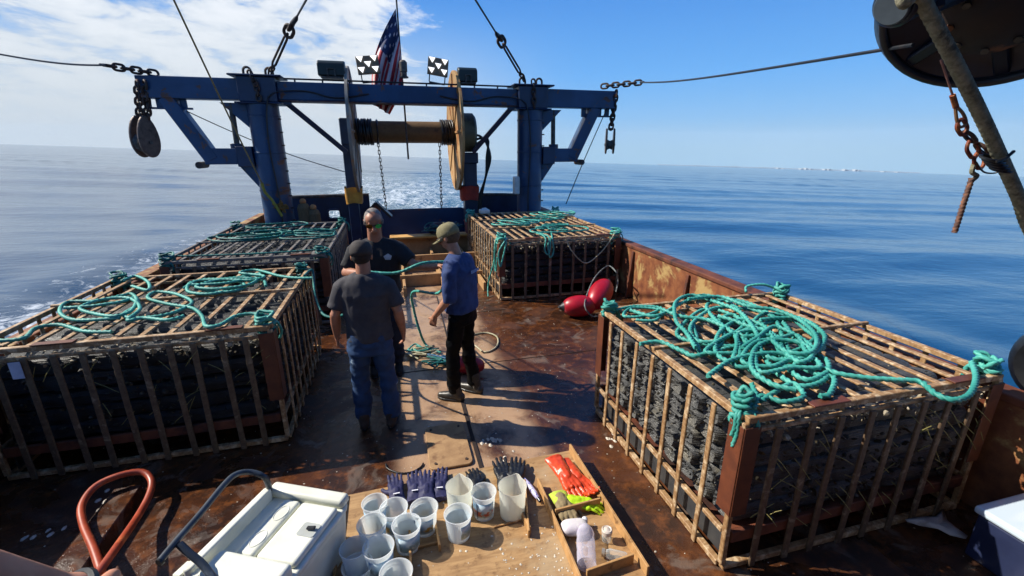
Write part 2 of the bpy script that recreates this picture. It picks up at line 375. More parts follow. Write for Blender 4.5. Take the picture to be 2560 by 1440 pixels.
# shell grit and oyster crumbs
sg = MB(); rs = random.Random(5)
for i in range(900):
    x = rs.uniform(-2.9, 3.6); y = rs.uniform(1.2, 7.5)
    if rs.random() < .35: x = rs.gauss(.8, .7); y = rs.gauss(3.3, .9)
    s_ = rs.uniform(.002, .008) * (1.8 if rs.random() < .04 else 1); a = rs.uniform(0, 6.28)
    pts = [(x + s_ * math.cos(a + q * 1.25) * rs.uniform(.6, 1.3), y + s_ * math.sin(a + q * 1.25) * rs.uniform(.6, 1.3), .001) for q in range(5)]
    k = len(sg.v); sg.v += pts + [(x, y, .001 + s_ * .45)]; sg.f += [(k + q, k + (q + 1) % 5, k + 5) for q in range(5)]
for cx, cy, n_ in ((1.72, 3.05, 9), (.66, 3.3, 14), (.75, 2.98, 10), (-2.45, 3.1, 6), (-2.2, 3.35, 5)):
    for _ in range(n_):
        x = cx + rs.gauss(0, .05); y = cy + rs.gauss(0, .05); s_ = rs.uniform(.01, .022); a = rs.uniform(0, 6.28)
        pts = [(x + s_ * math.cos(a + q * 1.05) * rs.uniform(.6, 1.2), y + s_ * 1.4 * math.sin(a + q * 1.05), .002) for q in range(6)]
        k = len(sg.v); sg.v += pts + [(x, y, s_ * .7)]; sg.f += [(k + q, k + (q + 1) % 6, k + 6) for q in range(6)]
SHELL = mat_mottle('shell_grit', 'd0c6b4', 'a39a8c', 30, .6, None, bump=0, kind='World')
o = sg.build('shell_grit', SHELL); tag(o, 'pale crumbs of broken shell scattered over the deck', 'shell grit', kind='stuff')

# bulwarks
for sx_, xi, xo, lab in ((-1, XL, XL - .09, 'rusty bulwark of the boat beyond the two left cages'), (1, XR, XR + .09, 'rust streaked steel bulwark on the right side of the deck')):
    t = thing('bulwark', lab, 'bulwark', ((xi + xo) / 2, 5.5, 0), 'bulwarks of the boat')
    a, b = min(xi, xo), max(xi, xo); q = MB(); q.box((a, Y0, -1.6), (b, YS, .84)); q.build('plate', RUST, t)
    q = MB(); q.box((a - (.07 if sx_ < 0 else .02), Y0, .84), (b + (.07 if sx_ > 0 else .02), YS - .01, .90)); q.build('rail_cap', RUSTD if sx_ > 0 else RUST, t, bevel=.012, seg=2)
    for y_ in (.6, 2.1, 3.6, 5.1, 6.6, 8.1, 9.6, 11.1):
        fr = MB(); xa = xi; xb = xi - sx_ * .11
        fr.add([(xa, y_, 0), (xb, y_, 0), (xa - sx_ * .03, y_, .8), (xa, y_, .8), (xa, y_ + .05, 0), (xb, y_ + .05, 0), (xa - sx_ * .03, y_ + .05, .8), (xa, y_ + .05, .8)],
               [(0, 1, 2, 3), (7, 6, 5, 4), (0, 4, 5, 1), (1, 5, 6, 2), (2, 6, 7, 3), (3, 7, 4, 0)])
        fr.build('rib_frame', RUSTD, t, bevel=.004)
# unseen wheelhouse behind the camera, added dark to block sky light from the deck
wh = thing('wheelhouse', 'unseen tall dark wheelhouse front closing the forward end of the work deck', 'wheelhouse', (.35, -2.2, 0))
q = MB(); q.box((XL + .3, -4.2, .0), (XR - .3, -.75, 5.4)); q.build('wall', NAVY, wh, bevel=.03)
q = MB(); q.box((XL + .1, -4.4, 5.402), (XR - .1, -.35, 5.52)); q.build('roof', NAVY, wh, bevel=.02)
for k in range(4):
    q = MB(); x_ = -2.2 + k * 1.45; q.box((x_, -.748, 3.6), (x_ + 1.1, -.735, 4.5)); q.build('window', NT('dark_window').p(base='0a0e14', rough=.08).m, wh)
# transom
t = thing('transom', 'dark blue stern plating with an oval opening on its left and a lower centre section', 'transom', (.35, YS, 0))
pn = MB(); pa = PY(820, 525, YS); pb_ = PY(852, 545, YS)
x0, x1, z1, z0 = pa.x, pb_.x, pa.z, pb_.z
pn.box((XL, YS, -1.6), (x0, YS + .08, 1.24)); pn.box((x1, YS, -1.6), (-.62, YS + .08, 1.26)); pn.box((x0, YS, -1.6), (x1, YS + .08, z0)); pn.box((x0, YS, z1), (x1, YS + .08, 1.25))
pn.box((2.05, YS, -1.6), (XR, YS + .08, 1.18)); pn.box((-.62, YS, -1.6), (2.05, YS + .08, .05)); pn.build('plate', NAVY, t)
rim = MB(); rr = []
for cx, cz, a0 in ((x1 - .06, z1 - .06, 0), (x0 + .06, z1 - .06, 90), (x0 + .06, z0 + .06, 180), (x1 - .06, z0 + .06, 270)):
    rr += [(cx + .07 * math.cos(R(a0 + q * 30)), YS - .01, cz + .07 * math.sin(R(a0 + q * 30))) for q in range(4)]
rr += [rr[0], rr[1]]; rim.sweep(rr, .028, 8); rim.build('opening_rim', NAVY, t, smooth=True)
cap = MB(); cap.sweep([(XL, YS + .04, 1.23), (-2.4, YS + .04, 1.27), (-1.2, YS + .04, 1.28), (-.62, YS + .04, 1.28)], .05, 8); cap.build('rail_cap', STEEL, t, smooth=True); cap = MB(); cap.sweep([(2.05, YS + .04, 1.22), (3.0, YS + .04, 1.2), (XR, YS + .04, 1.16)], .05, 8); cap.build('rail_cap', STEEL, t, smooth=True)
gt = MB(); gy = YS - .1
gp = [(-.6, 0), (2.0, 0), (2.0, .72), (1.93, .84), (1.82, .9), (-.6, .9)]
gt.add([(x, gy, z) for x, z in gp] + [(x, gy + .07, z) for x, z in gp], [(5, 4, 3, 2, 1, 0), (6, 7, 8, 9, 10, 11)] + [(i, (i + 1) % 6, 6 + (i + 1) % 6, 6 + i) for i in range(6)])
gt.build('stern_gate', BLUE, t, bevel=.01); 
# low checker boards / pens on the aft deck in front of the gate
bs = thing('deck_pen', 'low wooden pen of stacked boards across the aft deck behind the crew', 'deck pen', (.8, 9.9, 0))
for i, (y_, z0_, z1_, x0_, x1_) in enumerate(((10.95, .0, .42, -.1, 2.1), (9.3, .0, .34, -.1, 2.0), (8.2, .0, .22, -.1, 1.55))):
    q = MB(); q.box((x0_, y_, z0_), (x1_, y_ + .05, z1_)); q.build('board', WOOD, bs, bevel=.006)
q = MB(); q.box((-.15, 10.72, .424), (2.15, 11.08, .47)); q.build('top_board', mat_mottle('yellow_board', 'b9873f', 'c79a55', 5, .6, '7d5a33', 4, (.6, .7), .1, .003, 'World'), bs, bevel=.006)
q = MB()
for x_ in (.05, .75, 1.45): q.box((x_, 7.6, .0), (x_ + .05, 10.9, .16))
q.build('runner', WOOD, bs, bevel=.005)
# ---------------------------------------------------------------- oyster cages
BAR = mat_mottle('rusty_bar', 'a08059', '7a5735', 34, .62, 'c2aa88', 16, (.48, .66), .3, .003, 'World')
BAR_SHADE = mat_mottle('shaded_bar', '6a563f', '4e3a28', 22, .7, '8c7a63', 11, (.55, .7), .35, .003, 'World')  # darker bar copy for the cage fronts, their shade put into the colour
PLATE = mat_mottle('red_rust_plate', '502818', '66351e', 10, .55, '3c1c12', 5, (.5, .7), .2, .003, 'World')
def bag_material(name, a, b, c):
    m = NT(name); co = m.co('Object'); n = m.noise(co, 9, 6, .65, .3); oi = m.n('ShaderNodeObjectInfo')
    w1 = m.n('ShaderNodeTexWave', {'Scale': 24.0, 'Distortion': 1.2, 'Detail': 2.0}, wave_type='BANDS', bands_direction='Z'); m.l(co, w1.inputs['Vector'])
    v = m.n('ShaderNodeTexVoronoi', {'Scale': 95.0}, feature='DISTANCE_TO_EDGE'); m.l(co, v.inputs['Vector'])
    col = m.mix(m.ramp(n, .35, .65), a, b); col = m.mix(m.math('MULTIPLY', m.ramp(m.noise(co, 4, 5, .6), .5, .66), m.ramp(oi.outputs['Random'], .2, 1.0)), col, c)
    col = m.mix(m.ramp(v.outputs['Distance'], .0, .12, .55, 0), col, '050505')
    m.p(base=col, rough=.5, spec=.5)
    m.bump(m.math('ADD', m.math('MULTIPLY', w1.outputs['Fac'], .6), m.math('MULTIPLY', m.ramp(v.outputs['Distance'], 0, .15), .4)), .6, .006); return m.m
BAG_SUN = bag_material('sunlit_mesh_bag', '36383b', '545452', '6c6657')  # lighter bag copy for the sunlit cage, sunlight put into the colour
BAG_SHADE = bag_material('shaded_mesh_bag', '101216', '1c1f22', '33302a')  # darker bag copy for the shaded cages, shade put into the colour
PANEL = mat_mottle('dark_panel', '2a2c30', '3a3a3a', 8, .5, '55483a', 5, (.58, .7), .1, .003, 'World')
bagmesh = {}
def bag_proto(L_, W_, H_, mat, seed):
    r2 = random.Random(seed); ns, nc = 34, 30; v = []; pw = r2.uniform(2.8, 4.5)
    for i in range(ns):
        t = i / (ns - 1); t = .5 - .5 * math.cos(math.pi * t) if i not in (0, ns - 1) else t; x = (t - .5) * L_; e = min(1, min(t, 1 - t) * L_ / .07); e = .70 + .30 * math.sin(e * math.pi / 2)
        ox = .010 * mnoise.noise((x * 3, seed, 0)); oz = .010 * mnoise.noise((x * 3, seed, 5))
        for j in range(nc):
            a = 2 * math.pi * j / nc; c, s_ = math.cos(a), math.sin(a)
            p = (abs(c) ** pw + abs(s_) ** pw) ** (-1 / pw)
            yy = c * p * W_ / 2; zz = s_ * p * H_ / 2
            k = 1 + .12 * mnoise.noise((x * 5 + seed * 3, yy * 9, zz * 9)) + .10 * mnoise.noise((x * 15 + seed, yy * 30, zz * 30)) + .02 * math.cos(j * math.pi)
            v.append((x, yy * e * k + ox, zz * e * k + oz))
    f = [(i * nc + j, i * nc + (j + 1) % nc, (i + 1) * nc + (j + 1) % nc, (i + 1) * nc + j) for i in range(ns - 1) for j in range(nc)]
    for base, sg_ in ((0, -1), ((ns - 1) * nc, 1)):
        o = len(v)
        for j in range(nc): q = v[base + j]; v.append((q[0] - sg_ * (.004 + .02 * r2.random()), q[1] * .82, q[2] * .66 + .006))
        for j in range(nc): q = v[base + j]; v.append((q[0] + sg_ * (-.02 + .03 * mnoise.noise((q[1] * 30, q[2] * 30, seed))), q[1] * .42, q[2] * .3 + .004))
        v.append((v[base][0] - sg_ * .03, 0, 0))
        for u_, w_ in ((base, o), (o, o + nc)): f += [(u_ + j, u_ + (j + 1) % nc, w_ + (j + 1) % nc, w_ + j) for j in range(nc)]
        f += [(o + nc + j, o + nc + (j + 1) % nc, o + 2 * nc) for j in range(nc)]
    b = MB(); b.v = v; b.f = f; return b.build('oyster_bag', mat, smooth=True, angle=40)

def cage(x0, x1, y0, y1, h, barm, label, nb_x=9, nb_y=9, ns=13, mids=(.5,), seed=1, baglabel='', bagmat=None, rows=5, cols=9, baggroup='', inner=1):
    r2 = random.Random(seed); xc, yc = (x0 + x1) / 2, (y0 + y1) / 2
    t = thing('oyster_cage', label, 'oyster cage', (xc, yc, 0), 'steel oyster cages on the deck')
    jit = lambda a=.006: r2.uniform(-a, a)
    def part(nm, p0, p1, w_, h_, mat, upv=(0, 0, 1), ch=.0):
        q = MB()
        # slightly bent bar
        p0 = Vector(p0); p1 = Vector(p1); s_, u_, d_ = frame_of(p1 - p0, upv); k = 5; off = Vector((jit(), jit(), jit() * .5))
        ring = []
        for i in range(k):
            tt = i / (k - 1); c = p0.lerp(p1, tt) + off * math.sin(tt * math.pi)
            o = len(q.v)
            q.v += [tuple(c - s_ * w_ / 2 - u_ * h_ / 2), tuple(c + s_ * w_ / 2 - u_ * h_ / 2), tuple(c + s_ * w_ / 2 + u_ * h_ / 2), tuple(c - s_ * w_ / 2 + u_ * h_ / 2)]
            if i: q.f += [(o - 4 + a, o - 4 + (a + 1) % 4, o + (a + 1) % 4, o + a) for a in range(4)]
        q.f += [(3, 2, 1, 0), (o, o + 1, o + 2, o + 3)]
        return q.build(nm, mat, t, bevel=.004)
    # frame rails
    for z_, nm in ((h - .02, 'top_rail'), (.03, 'bottom_rail')):
        part(nm, (x0, y0, z_), (x1, y0, z_), .04, .04, barm); part(nm, (x0, y1, z_), (x1, y1, z_), .04, .04, barm)
        part(nm, (x0, y0 + .022, z_), (x0, y1 - .022, z_), .04, .038, barm); part(nm, (x1, y0 + .022, z_), (x1, y1 - .022, z_), .04, .038, barm)
    for y_ in (y0, y1): part('side_rail', (x0 + .03, y_, h - .095), (x1 - .03, y_, h - .095), .026, .026, barm)
    for x_ in (x0, x1): part('side_rail', (x_, y0 + .03, .27), (x_, y1 - .03, .27), .03, .03, barm)
    for y_ in (y0, y1): part('side_rail', (x0 + .03, y_, .245), (x1 - .03, y_, .245), .03, .08, RUSTD)
    for cx, cy in ((x0, y0), (x1, y0), (x0, y1), (x1, y1)):
        q = MB(); sx_ = -1 if cx == x0 else 1; sy_ = -1 if cy == y0 else 1
        q.box((min(cx + sx_ * .021, cx + sx_ * .027), min(cy + sy_ * .021, cy - sy_ * .09), .42), (max(cx + sx_ * .021, cx + sx_ * .027), max(cy + sy_ * .021, cy - sy_ * .09), h - .06))
        q.box((min(cx + sx_ * .021, cx - sx_ * .085), min(cy + sy_ * .0215, cy + sy_ * .0275), .42), (max(cx + sx_ * .021, cx - sx_ * .085), max(cy + sy_ * .0215, cy + sy_ * .0275), h - .06))
        q.build('corner_plate', PLATE, t, bevel=.002)
        part('corner_post', (cx, cy, .05), (cx, cy, h - .04), .035, .035, barm, (0, 1, 0))
    # upright bars: outside the rails
    for i in range(1, nb_y):
        y_ = y0 + (y1 - y0) * i / nb_y + jit(.012)
        for x_, s_ in ((x0, -1), (x1, 1)):
            part('upright_bar', (x_ + s_ * .028, y_ + jit(.01), .0), (x_ + s_ * .028, y_, h - .045), .038, .016, barm, (1, 0, 0))
    for i in range(1, nb_x):
        x_ = x0 + (x1 - x0) * i / nb_x + jit(.012)
        for y_, s_ in ((y0, -1), (y1, 1)):
            part('upright_bar', (x_ + jit(.01), y_ + s_ * .028, .0), (x_, y_ + s_ * .028, h - .085), .044, .016, BAR_SHADE if y_ == y0 else barm, (0, 1, 0))
    # lid: slats along y, cross rails above
    for i in range(1, ns):
        x_ = x0 + (x1 - x0) * i / ns + jit(.008)
        part('lid_slat', (x_, y0 + .02, h - .018), (x_ + jit(.012), y1 - .02, h - .018), .044, .016, barm)
    for m_ in mids:
        y_ = y0 + (y1 - y0) * m_; part('lid_rail', (x0 - .03, y_, h + .004), (x1 + .02, y_, h + .004), .03, .026, barm)
    for x_ in (x0 + .42, x1 - .45):
        q = MB(); q.box((x_, y0 - .03, h), (x_ + .26, y0 + .03, h + .012)); q.box((x_, y1 - .03, h), (x_ + .26, y1 + .03, h + .012)) if False else None
        q.build('hinge_plate', PLATE, t, bevel=.002)
    # floor panels between the lower rails
    q = MB(); q.box((x0 + .035, y0 + .05, .06), (x0 + .045, y1 - .05, .24)); q.build('lower_panel', PANEL, t)
    q = MB(); q.box((x0 + .05, y0 + .05, .2), (x1 - .05, y1 - .05, .24)); q.build('shelf', RUSTD, t)
    # bags
    bl = x1 - x0 - .12; bw = (y1 - y0 - .1) / cols; bh = (h - .13 - .25) / rows
    p = [bag_proto(bl, bw * 1.04, bh * 1.06, bagmat, seed * 10 + k) for k in range(6)]
    for k in range(rows * cols):
        rr_, cc_ = divmod(k, cols)
        if 0 < rr_ < rows - 1 and 1 <= cc_ < cols - 1 and False: continue
        o = p[k] if k < 6 else p[r2.randrange(6)].copy()
        if k >= 6: COL.objects.link(o)
        o.location = (xc + r2.uniform(-.02, .02), y0 + .05 + bw * (cc_ + .5) + r2.uniform(-.012, .012), .25 + bh * (rr_ + .5) + r2.uniform(-.006, .006))
        o.rotation_euler = (r2.uniform(-.14, .14), r2.uniform(-.006, .006), r2.uniform(-.006, .006) + (math.pi if r2.random() < .5 else 0))
        tag(o, baglabel, 'oyster bag', baggroup)
    return t
NR = dict(x0=1.76, x1=3.70, y0=1.72, y1=3.50, h=1.07)
NL = dict(x0=-3.03, x1=-1.05, y0=3.76, y1=5.72, h=1.09)
FR = dict(x0=1.62, x1=3.76, y0=7.0, y1=10.2, h=1.04)
FL = dict(x0=-2.98, x1=-.98, y0=6.62, y1=9.6, h=1.05)
cage(**NR, barm=BAR, label='rusty steel cage of grey oyster bags nearest the camera on the right', seed=2, nb_y=8, nb_x=9, ns=12, baglabel='dark plastic mesh oyster bag stacked inside the near right cage', bagmat=BAG_SUN, baggroup='oyster bags in the near right cage')
cage(**NL, barm=BAR, label='rusty steel cage nearest the camera on the left with its front in shade', seed=3, nb_x=11, nb_y=10, ns=11, baglabel='dark mesh oyster bag packed inside the near left cage', bagmat=BAG_SHADE, baggroup='oyster bags in the near left cage')
cage(**FR, barm=BAR, label='rusty bar cage on the right farther aft, beside the two red floats', seed=4, nb_x=10, nb_y=14, ns=14, mids=(.33, .66), baglabel='dark mesh oyster bag inside the far right cage', bagmat=BAG_SHADE, cols=14, baggroup='oyster bags in the far right cage')
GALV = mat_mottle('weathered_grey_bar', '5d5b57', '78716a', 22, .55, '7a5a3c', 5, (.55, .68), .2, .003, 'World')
cage(**FL, barm=GALV, label='grey barred cage on the left farther aft, behind the near left cage', seed=5, nb_x=11, nb_y=13, ns=11, mids=(.42,), baglabel='dark mesh oyster bag inside the far left cage', bagmat=BAG_SHADE, cols=13, baggroup='oyster bags in the far left cage')

# marine growth, shells and grass stalks caught on the cages
GROW = mat_mottle('barnacle_growth', 'a39882', '6d6552', 40, .8, 'c8bfae', 20, (.5, .7), .3, .004, 'World')
def growth(name, box, n, label, smin=.008, smax=.03, seed=0):
    r2 = random.Random(seed); q = MB(); (xa, ya, za), (xb, yb, zb) = box
    for _ in range(n):
        c = Vector((r2.uniform(xa, xb), r2.uniform(ya, yb), r2.uniform(za, zb))); s_ = r2.uniform(smin, smax)
        pts = []
        ax = Matrix.Rotation(r2.uniform(0, 6.28), 3, Vector((r2.gauss(0, 1), r2.gauss(0, 1), r2.gauss(0, 1))).normalized())
        for a in range(6): pts.append(c + ax @ Vector((math.cos(a * 1.047) * s_ * r2.uniform(.6, 1.2), math.sin(a * 1.047) * s_ * .7, 0)))
        o = len(q.v); q.v += [tuple(p_) for p_ in pts] + [tuple(c + ax @ Vector((0, 0, s_ * .45))), tuple(c - ax @ Vector((0, 0, s_ * .2)))]
        q.f += [(o + a, o + (a + 1) % 6, o + 6) for a in range(6)] + [(o + (a + 1) % 6, o + a, o + 7) for a in range(6)]
    o = q.build(name, GROW); tag(o, label, 'shells', kind='stuff')
for cg, n_, lab in ((NR, 150, 'pale shells and barnacles caught along the top front edge of the near right cage'), (NL, 150, 'pale shells caught along the top front edge of the near left cage'),
                    (FR, 160, 'pale shells caught along the top edges of the far right cage')):
    growth('caught_shells', ((cg['x0'] + .05, cg['y0'] + .0, cg['h'] - .19), (cg['x1'] - .05, cg['y0'] + .06, cg['h'] - .05)), n_, lab, seed=n_ + int(cg['x0'] * 10))
growth('side_shells', ((FR['x0'] - .02, FR['y0'], .3), (FR['x0'] + .06, FR['y1'], 1.0)), 240, 'pale shells scattered down the left side of the far right cage', seed=9)
growth('lid_shells', ((NR['x0'] + .1, NR['y0'] + .1, .93), (NR['x1'] - .1, NR['y1'] - .1, 1.0)), 110, 'small shells lying on the bags under the lid of the near right cage', .006, .02, 11)
growth('lid_shells', ((NL['x0'] + .1, NL['y0'] + .1, .95), (NL['x1'] - .1, NL['y1'] - .1, 1.02)), 110, 'small shells lying on the bags under the lid of the near left cage', .006, .022, 12)
growth('lid_shells', ((FR['x0'] + .1, FR['y0'] + .1, .9), (FR['x1'] - .1, FR['y1'] - .1, .99)), 160, 'small shells lying on the bags under the lid of the far right cage', .01, .03, 13)
growth('lid_shells', ((FL['x0'] + .1, FL['y0'] + .1, .9), (FL['x1'] - .1, FL['y1'] - .1, .99)), 120, 'small shells lying on the bags under the lid of the far left cage', .01, .025, 14)
def stalks(cg, n, label, seed):
    r2 = random.Random(seed); q = MB()
    for _ in range(n):
        x = r2.uniform(cg['x0'] + .1, cg['x1'] - .1); z = r2.uniform(.3, .92); l_ = r2.uniform(.06, .2); a = r2.uniform(-1.1, -.5) if r2.random() < .8 else r2.uniform(.5, 1.1)
        if cg is NL: a = -a
        p0 = Vector((x, cg['y0'] - .005, z)); p1 = p0 + Vector((math.cos(a) * l_, -r2.uniform(.02, .06), math.sin(a) * l_))
        q.sweep([p0, p0.lerp(p1, .5) + Vector((0, 0, .006)), p1], [.003, .0028, .0018], 5)
    o = q.build('grass_stalks', mat_mottle('dry_grass_' + str(seed), '8f8450', '6c6a3a', 30, .6, None, bump=0)); tag(o, label, 'grass stalks', kind='stuff')
stalks(NR, 46, 'thin yellow grass stalks poking through the front of the near right cage', 21)
stalks(NL, 30, 'thin yellow grass stalks poking through the front of the near left cage', 22)

WEED = mat_mottle('brown_weed', '1d1a12', '3b3322', 40, .6, '6d6145', 20, (.55, .7), .3, .004, 'World'); _g = GROW; GROW = WEED
growth('weed_clumps', ((NR['x0'] + .05, NR['y0'] - .015, .28), (NR['x1'] - .05, NR['y0'] + .07, .95)), 420, 'dark weed and mud caught between the front bars of the near right cage', .006, .028, 71)
growth('weed_clumps', ((NL['x0'] + .05, NL['y0'] - .015, .28), (NL['x1'] - .05, NL['y0'] + .07, .97)), 420, 'dark weed and mud caught between the front bars of the near left cage', .006, .028, 72)
growth('weed_clumps', ((FR['x0'] + .05, FR['y0'] - .015, .28), (FR['x1'] - .05, FR['y0'] + .07, .95)), 420, 'dark weed and mud caught between the front bars of the far right cage', .01, .035, 73)
growth('weed_clumps', ((NR['x0'] + .01, NR['y0'] + .05, .3), (NR['x0'] + .06, NR['y1'] - .05, .95)), 200, 'dark weed caught along the sunlit left side of the near right cage', .004, .018, 74)
growth('weed_clumps', ((NL['x1'] - .06, NL['y0'] + .05, .3), (NL['x1'] + .02, NL['y1'] - .05, .98)), 300, 'dark weed caught along the right side of the near left cage', .006, .025, 75)
GROW = _g
# ---------------------------------------------------------------- ropes
def rope_mat(name, a, b, c):
    m = NT(name); co = m.co('World'); n = m.noise(co, 30, 4, .6); n2 = m.noise(co, 3.2, 3, .5)
    col = m.mix(m.ramp(n2, .35, .65), a, b); col = m.mix(m.ramp(n, .55, .8, 0, .5), col, c)
    m.p(base=col, rough=.55, spec=.4); m.bump(m.noise(m.co('World', (1, 1, 1)), 160, 2, .5), .25, .002); return m.m
TEAL = rope_mat('teal_rope', '479f92', '30857a', 'a9dccf')
TEALD = rope_mat('dark_teal_rope', '167068', '0f5654', '4fa79b')
CREAM = rope_mat('cream_rope', 'b3ab8f', '8d8a6c', 'd2cbb4')
def lobe(t):                                                # outline of three twisted strands
    p = (t + math.pi / 3) % (2 * math.pi / 3) - math.pi / 3; return .54 * math.cos(p) + math.sqrt(max(.02, .25 - .2916 * math.sin(p) ** 2))
def rope(name, pts, r, mat, parent=None, n=15, step=.007, pitch=None, closed=False):
    q = MB(); P = spline(pts, step, closed); q.sweep(P, r * 1.04, n, lobe, 2 * math.pi / (pitch or r * 8)); return q.build(name, mat, parent, smooth=True, angle=80)
def gp(pix, z, dz=0.0):                                     # points lying on the lid plane, each later pass a little higher
    out_ = []
    for i, p_ in enumerate(pix):
        zz = p_[2] if len(p_) > 2 else z
        out_.append(G(p_[0], p_[1], zz + dz))
    return out_
def lashing(c, parent, mat, seed, r=.012, rad=.05, turns=9, hgt=.16, tails=2, step=.012, n=10):
    r2 = random.Random(seed); pts = []; c = Vector(c)
    k = turns * 6
    for i in range(k):
        a = i * 1.047 + r2.uniform(-.25, .25); rr_ = rad * r2.uniform(.55, 1.3)
        pts.append(c + Vector((rr_ * math.cos(a), rr_ * math.sin(a), -hgt * .5 + hgt * (i / k) + r2.uniform(-.025, .025))))
    rope('corner_lashing', pts, r, mat, parent, n, step)
    for j in range(tails):
        a = r2.uniform(0, 6.28); d = Vector((math.cos(a), math.sin(a), 0)); L_ = r2.uniform(.1, .24)
        rope('rope_tail', [c + d * rad * .6, c + d * (rad + .03) + Vector((0, 0, -.02)), c + d * (rad + .045) + Vector((.01, 0, -L_ * .6)), c + d * (rad + .03) + Vector((0, .01, -L_))], r * .9, mat, parent, n, step)
zt = NR['h'] + .02
# near right cage
rp = thing('teal_rope', 'thick teal rope heaped in loops over the lid of the near right cage', 'rope', (2.6, 2.6, 1.09), 'teal ropes on the cages')
main = [(1575, 775), (1640, 790), (1700, 760), (1760, 738), (1830, 760), (1860, 810), (1800, 850), (1740, 850), (1730, 810), (1790, 770), (1880, 775), (1950, 800), (1990, 850), (2030, 880), (2070, 905), (2060, 950), (2000, 965),
        (1940, 930), (1900, 880), (1850, 840), (1790, 800), (1770, 760), (1850, 752), (1930, 790), (1960, 850), (1990, 905), (2040, 935), (2085, 945), (2075, 985), (2050, 990)]
rope('rope_coil', gp(main, zt, .012), .0165, TEAL, rp)
rope('rope_coil', gp([(1740, 870), (1715, 830), (1690, 800), (1690, 755), (1730, 738), (1790, 755), (1850, 780), (1890, 830), (1905, 880), (1950, 900), (2010, 895), (2050, 870), (2060, 835), (2010, 800), (1950, 795), (1900, 800)], zt, .04), .0165, TEAL, rp)
rope('rope_coil', gp([(1795, 790), (1830, 800), (1870, 815), (1920, 830), (1950, 870), (1985, 900), (2020, 895), (2060, 920), (2100, 935), (2170, 945), (2240, 950), (2300, 955), (2340, 985), (2385, 1000), (2425, 985), (2440, 945), (2430, 905)], zt, .03), .0165, TEAL, rp)
rope('rope_coil', gp([(1770, 940), (1830, 900), (1900, 885), (1960, 885), (2000, 905), (2030, 890), (2010, 860), (1940, 850), (1890, 870), (1880, 920), (1930, 960), (1990, 975)], zt, .052), .0165, TEAL, rp)
rope('rope_coil', gp([(1600, 860), (1650, 855), (1700, 875), (1740, 890), (1790, 870), (1810, 840), (1800, 800), (1840, 790), (1885, 850), (1870, 910), (1900, 945)], zt, .0), .0165, TEAL, rp)
rope('rope_coil', gp([(1880, 960), (1900, 1000), (1930, 985), (1980, 960), (2010, 990), (1960, 1005), (1905, 990), (1885, 1020)], zt, .01), .0155, TEAL, rp)
rope('rope_coil', gp([(1720, 748), (1800, 742), (1870, 765), (1940, 775), (2000, 800), (2040, 840), (2030, 880), (1970, 880), (1930, 850)], zt, .066), .0165, TEAL, rp)
rope('rope_coil', gp([(1650, 770), (1700, 790), (1770, 800), (1830, 830), (1850, 880), (1830, 905), (1790, 880), (1800, 830), (1850, 800), (1910, 815), (1940, 860), (1970, 920), (2020, 950), (2070, 930)], zt, .022), .0165, TEAL, rp)
rope('rope_coil', gp([(1540, 775), (1590, 765), (1650, 770), (1610, 790), (1560, 790), (1580, 770), (1650, 775), (1640, 800), (1590, 800)], zt, .0), .013, TEAL, rp)
rs2 = random.Random(91)
for k in range(4):
    cx, cy = rs2.uniform(1760, 1960), rs2.uniform(800, 900); pix = []
    for i in range(16): a = i * .85 + k; pix.append((cx + rs2.uniform(40, 120) * math.cos(a) + i * 3, cy + rs2.uniform(25, 60) * math.sin(a) + i * 2))
    rope('rope_coil', gp(pix, zt, -.004 + .016 * k), .0155, TEAL, rp)
for i, (x_, y_) in enumerate(((1.80, 1.80), (3.66, 1.78), (1.79, 3.44), (3.66, 3.44))):
    lashing((x_, y_, NR['h'] + .01), rp, TEAL, 31 + i, .0145, .052, 10, .17, 3 if i == 0 else 2, .01, 12)
rope('lashing_line', [(3.66, 3.44, 1.1), (3.5, 3.5, 1.16), (3.35, 3.55, 1.14), (3.3, 3.5, 1.1)], .013, TEAL, rp)
# near left cage
zl = NL['h'] + .02
rp = thing('teal_rope', 'teal rope in two flattened coils across the lid of the near left cage', 'rope', (-2, 4.7, 1.1), 'teal ropes on the cages')
rope('rope_coil', gp([(0, 852), (60, 845), (90, 820), (150, 812), (210, 828), (280, 830)], zl, .0), .0155, TEAL, rp, 10, .012)
rope('rope_coil', gp([(300, 795), (190, 800), (150, 780), (170, 755), (240, 752), (300, 740), (330, 735), (345, 760), (310, 785), (330, 795), (400, 790), (450, 775), (480, 755), (440, 735), (390, 730), (370, 745), (420, 760), (480, 770), (505, 790), (515, 815), (550, 812), (590, 790), (640, 785), (650, 805)], zl, .012), .0155, TEAL, rp, 10, .012)
rope('rope_coil', gp([(160, 770), (230, 765), (300, 755), (340, 745), (330, 775), (290, 790), (240, 785), (200, 770), (250, 750), (320, 745), (350, 770), (320, 800), (360, 795), (420, 800), (460, 790)], zl, .03), .0155, TEAL, rp, 10, .012)
rope('rope_coil', gp([(460, 720), (500, 700), (560, 697), (620, 690), (650, 685), (640, 705), (580, 725), (520, 735), (470, 728), (480, 705), (540, 700), (600, 705), (610, 720), (560, 730), (500, 722), (520, 706), (600, 695), (655, 700), (665, 715)], zl, .012), .0155, TEAL, rp, 10, .012)
rope('rope_coil', gp([(480, 712), (560, 708), (640, 695), (620, 712), (540, 722), (490, 716), (550, 700), (630, 700), (660, 690), (600, 682), (640, 675), (700, 690), (745, 695), (780, 695)], zl, .04), .0155, TEAL, rp, 10, .012)
rope('rope_coil', gp([(310, 700), (340, 690), (370, 705), (370, 725), (330, 715)], zl, .0), .0155, TEAL, rp, 10, .012)
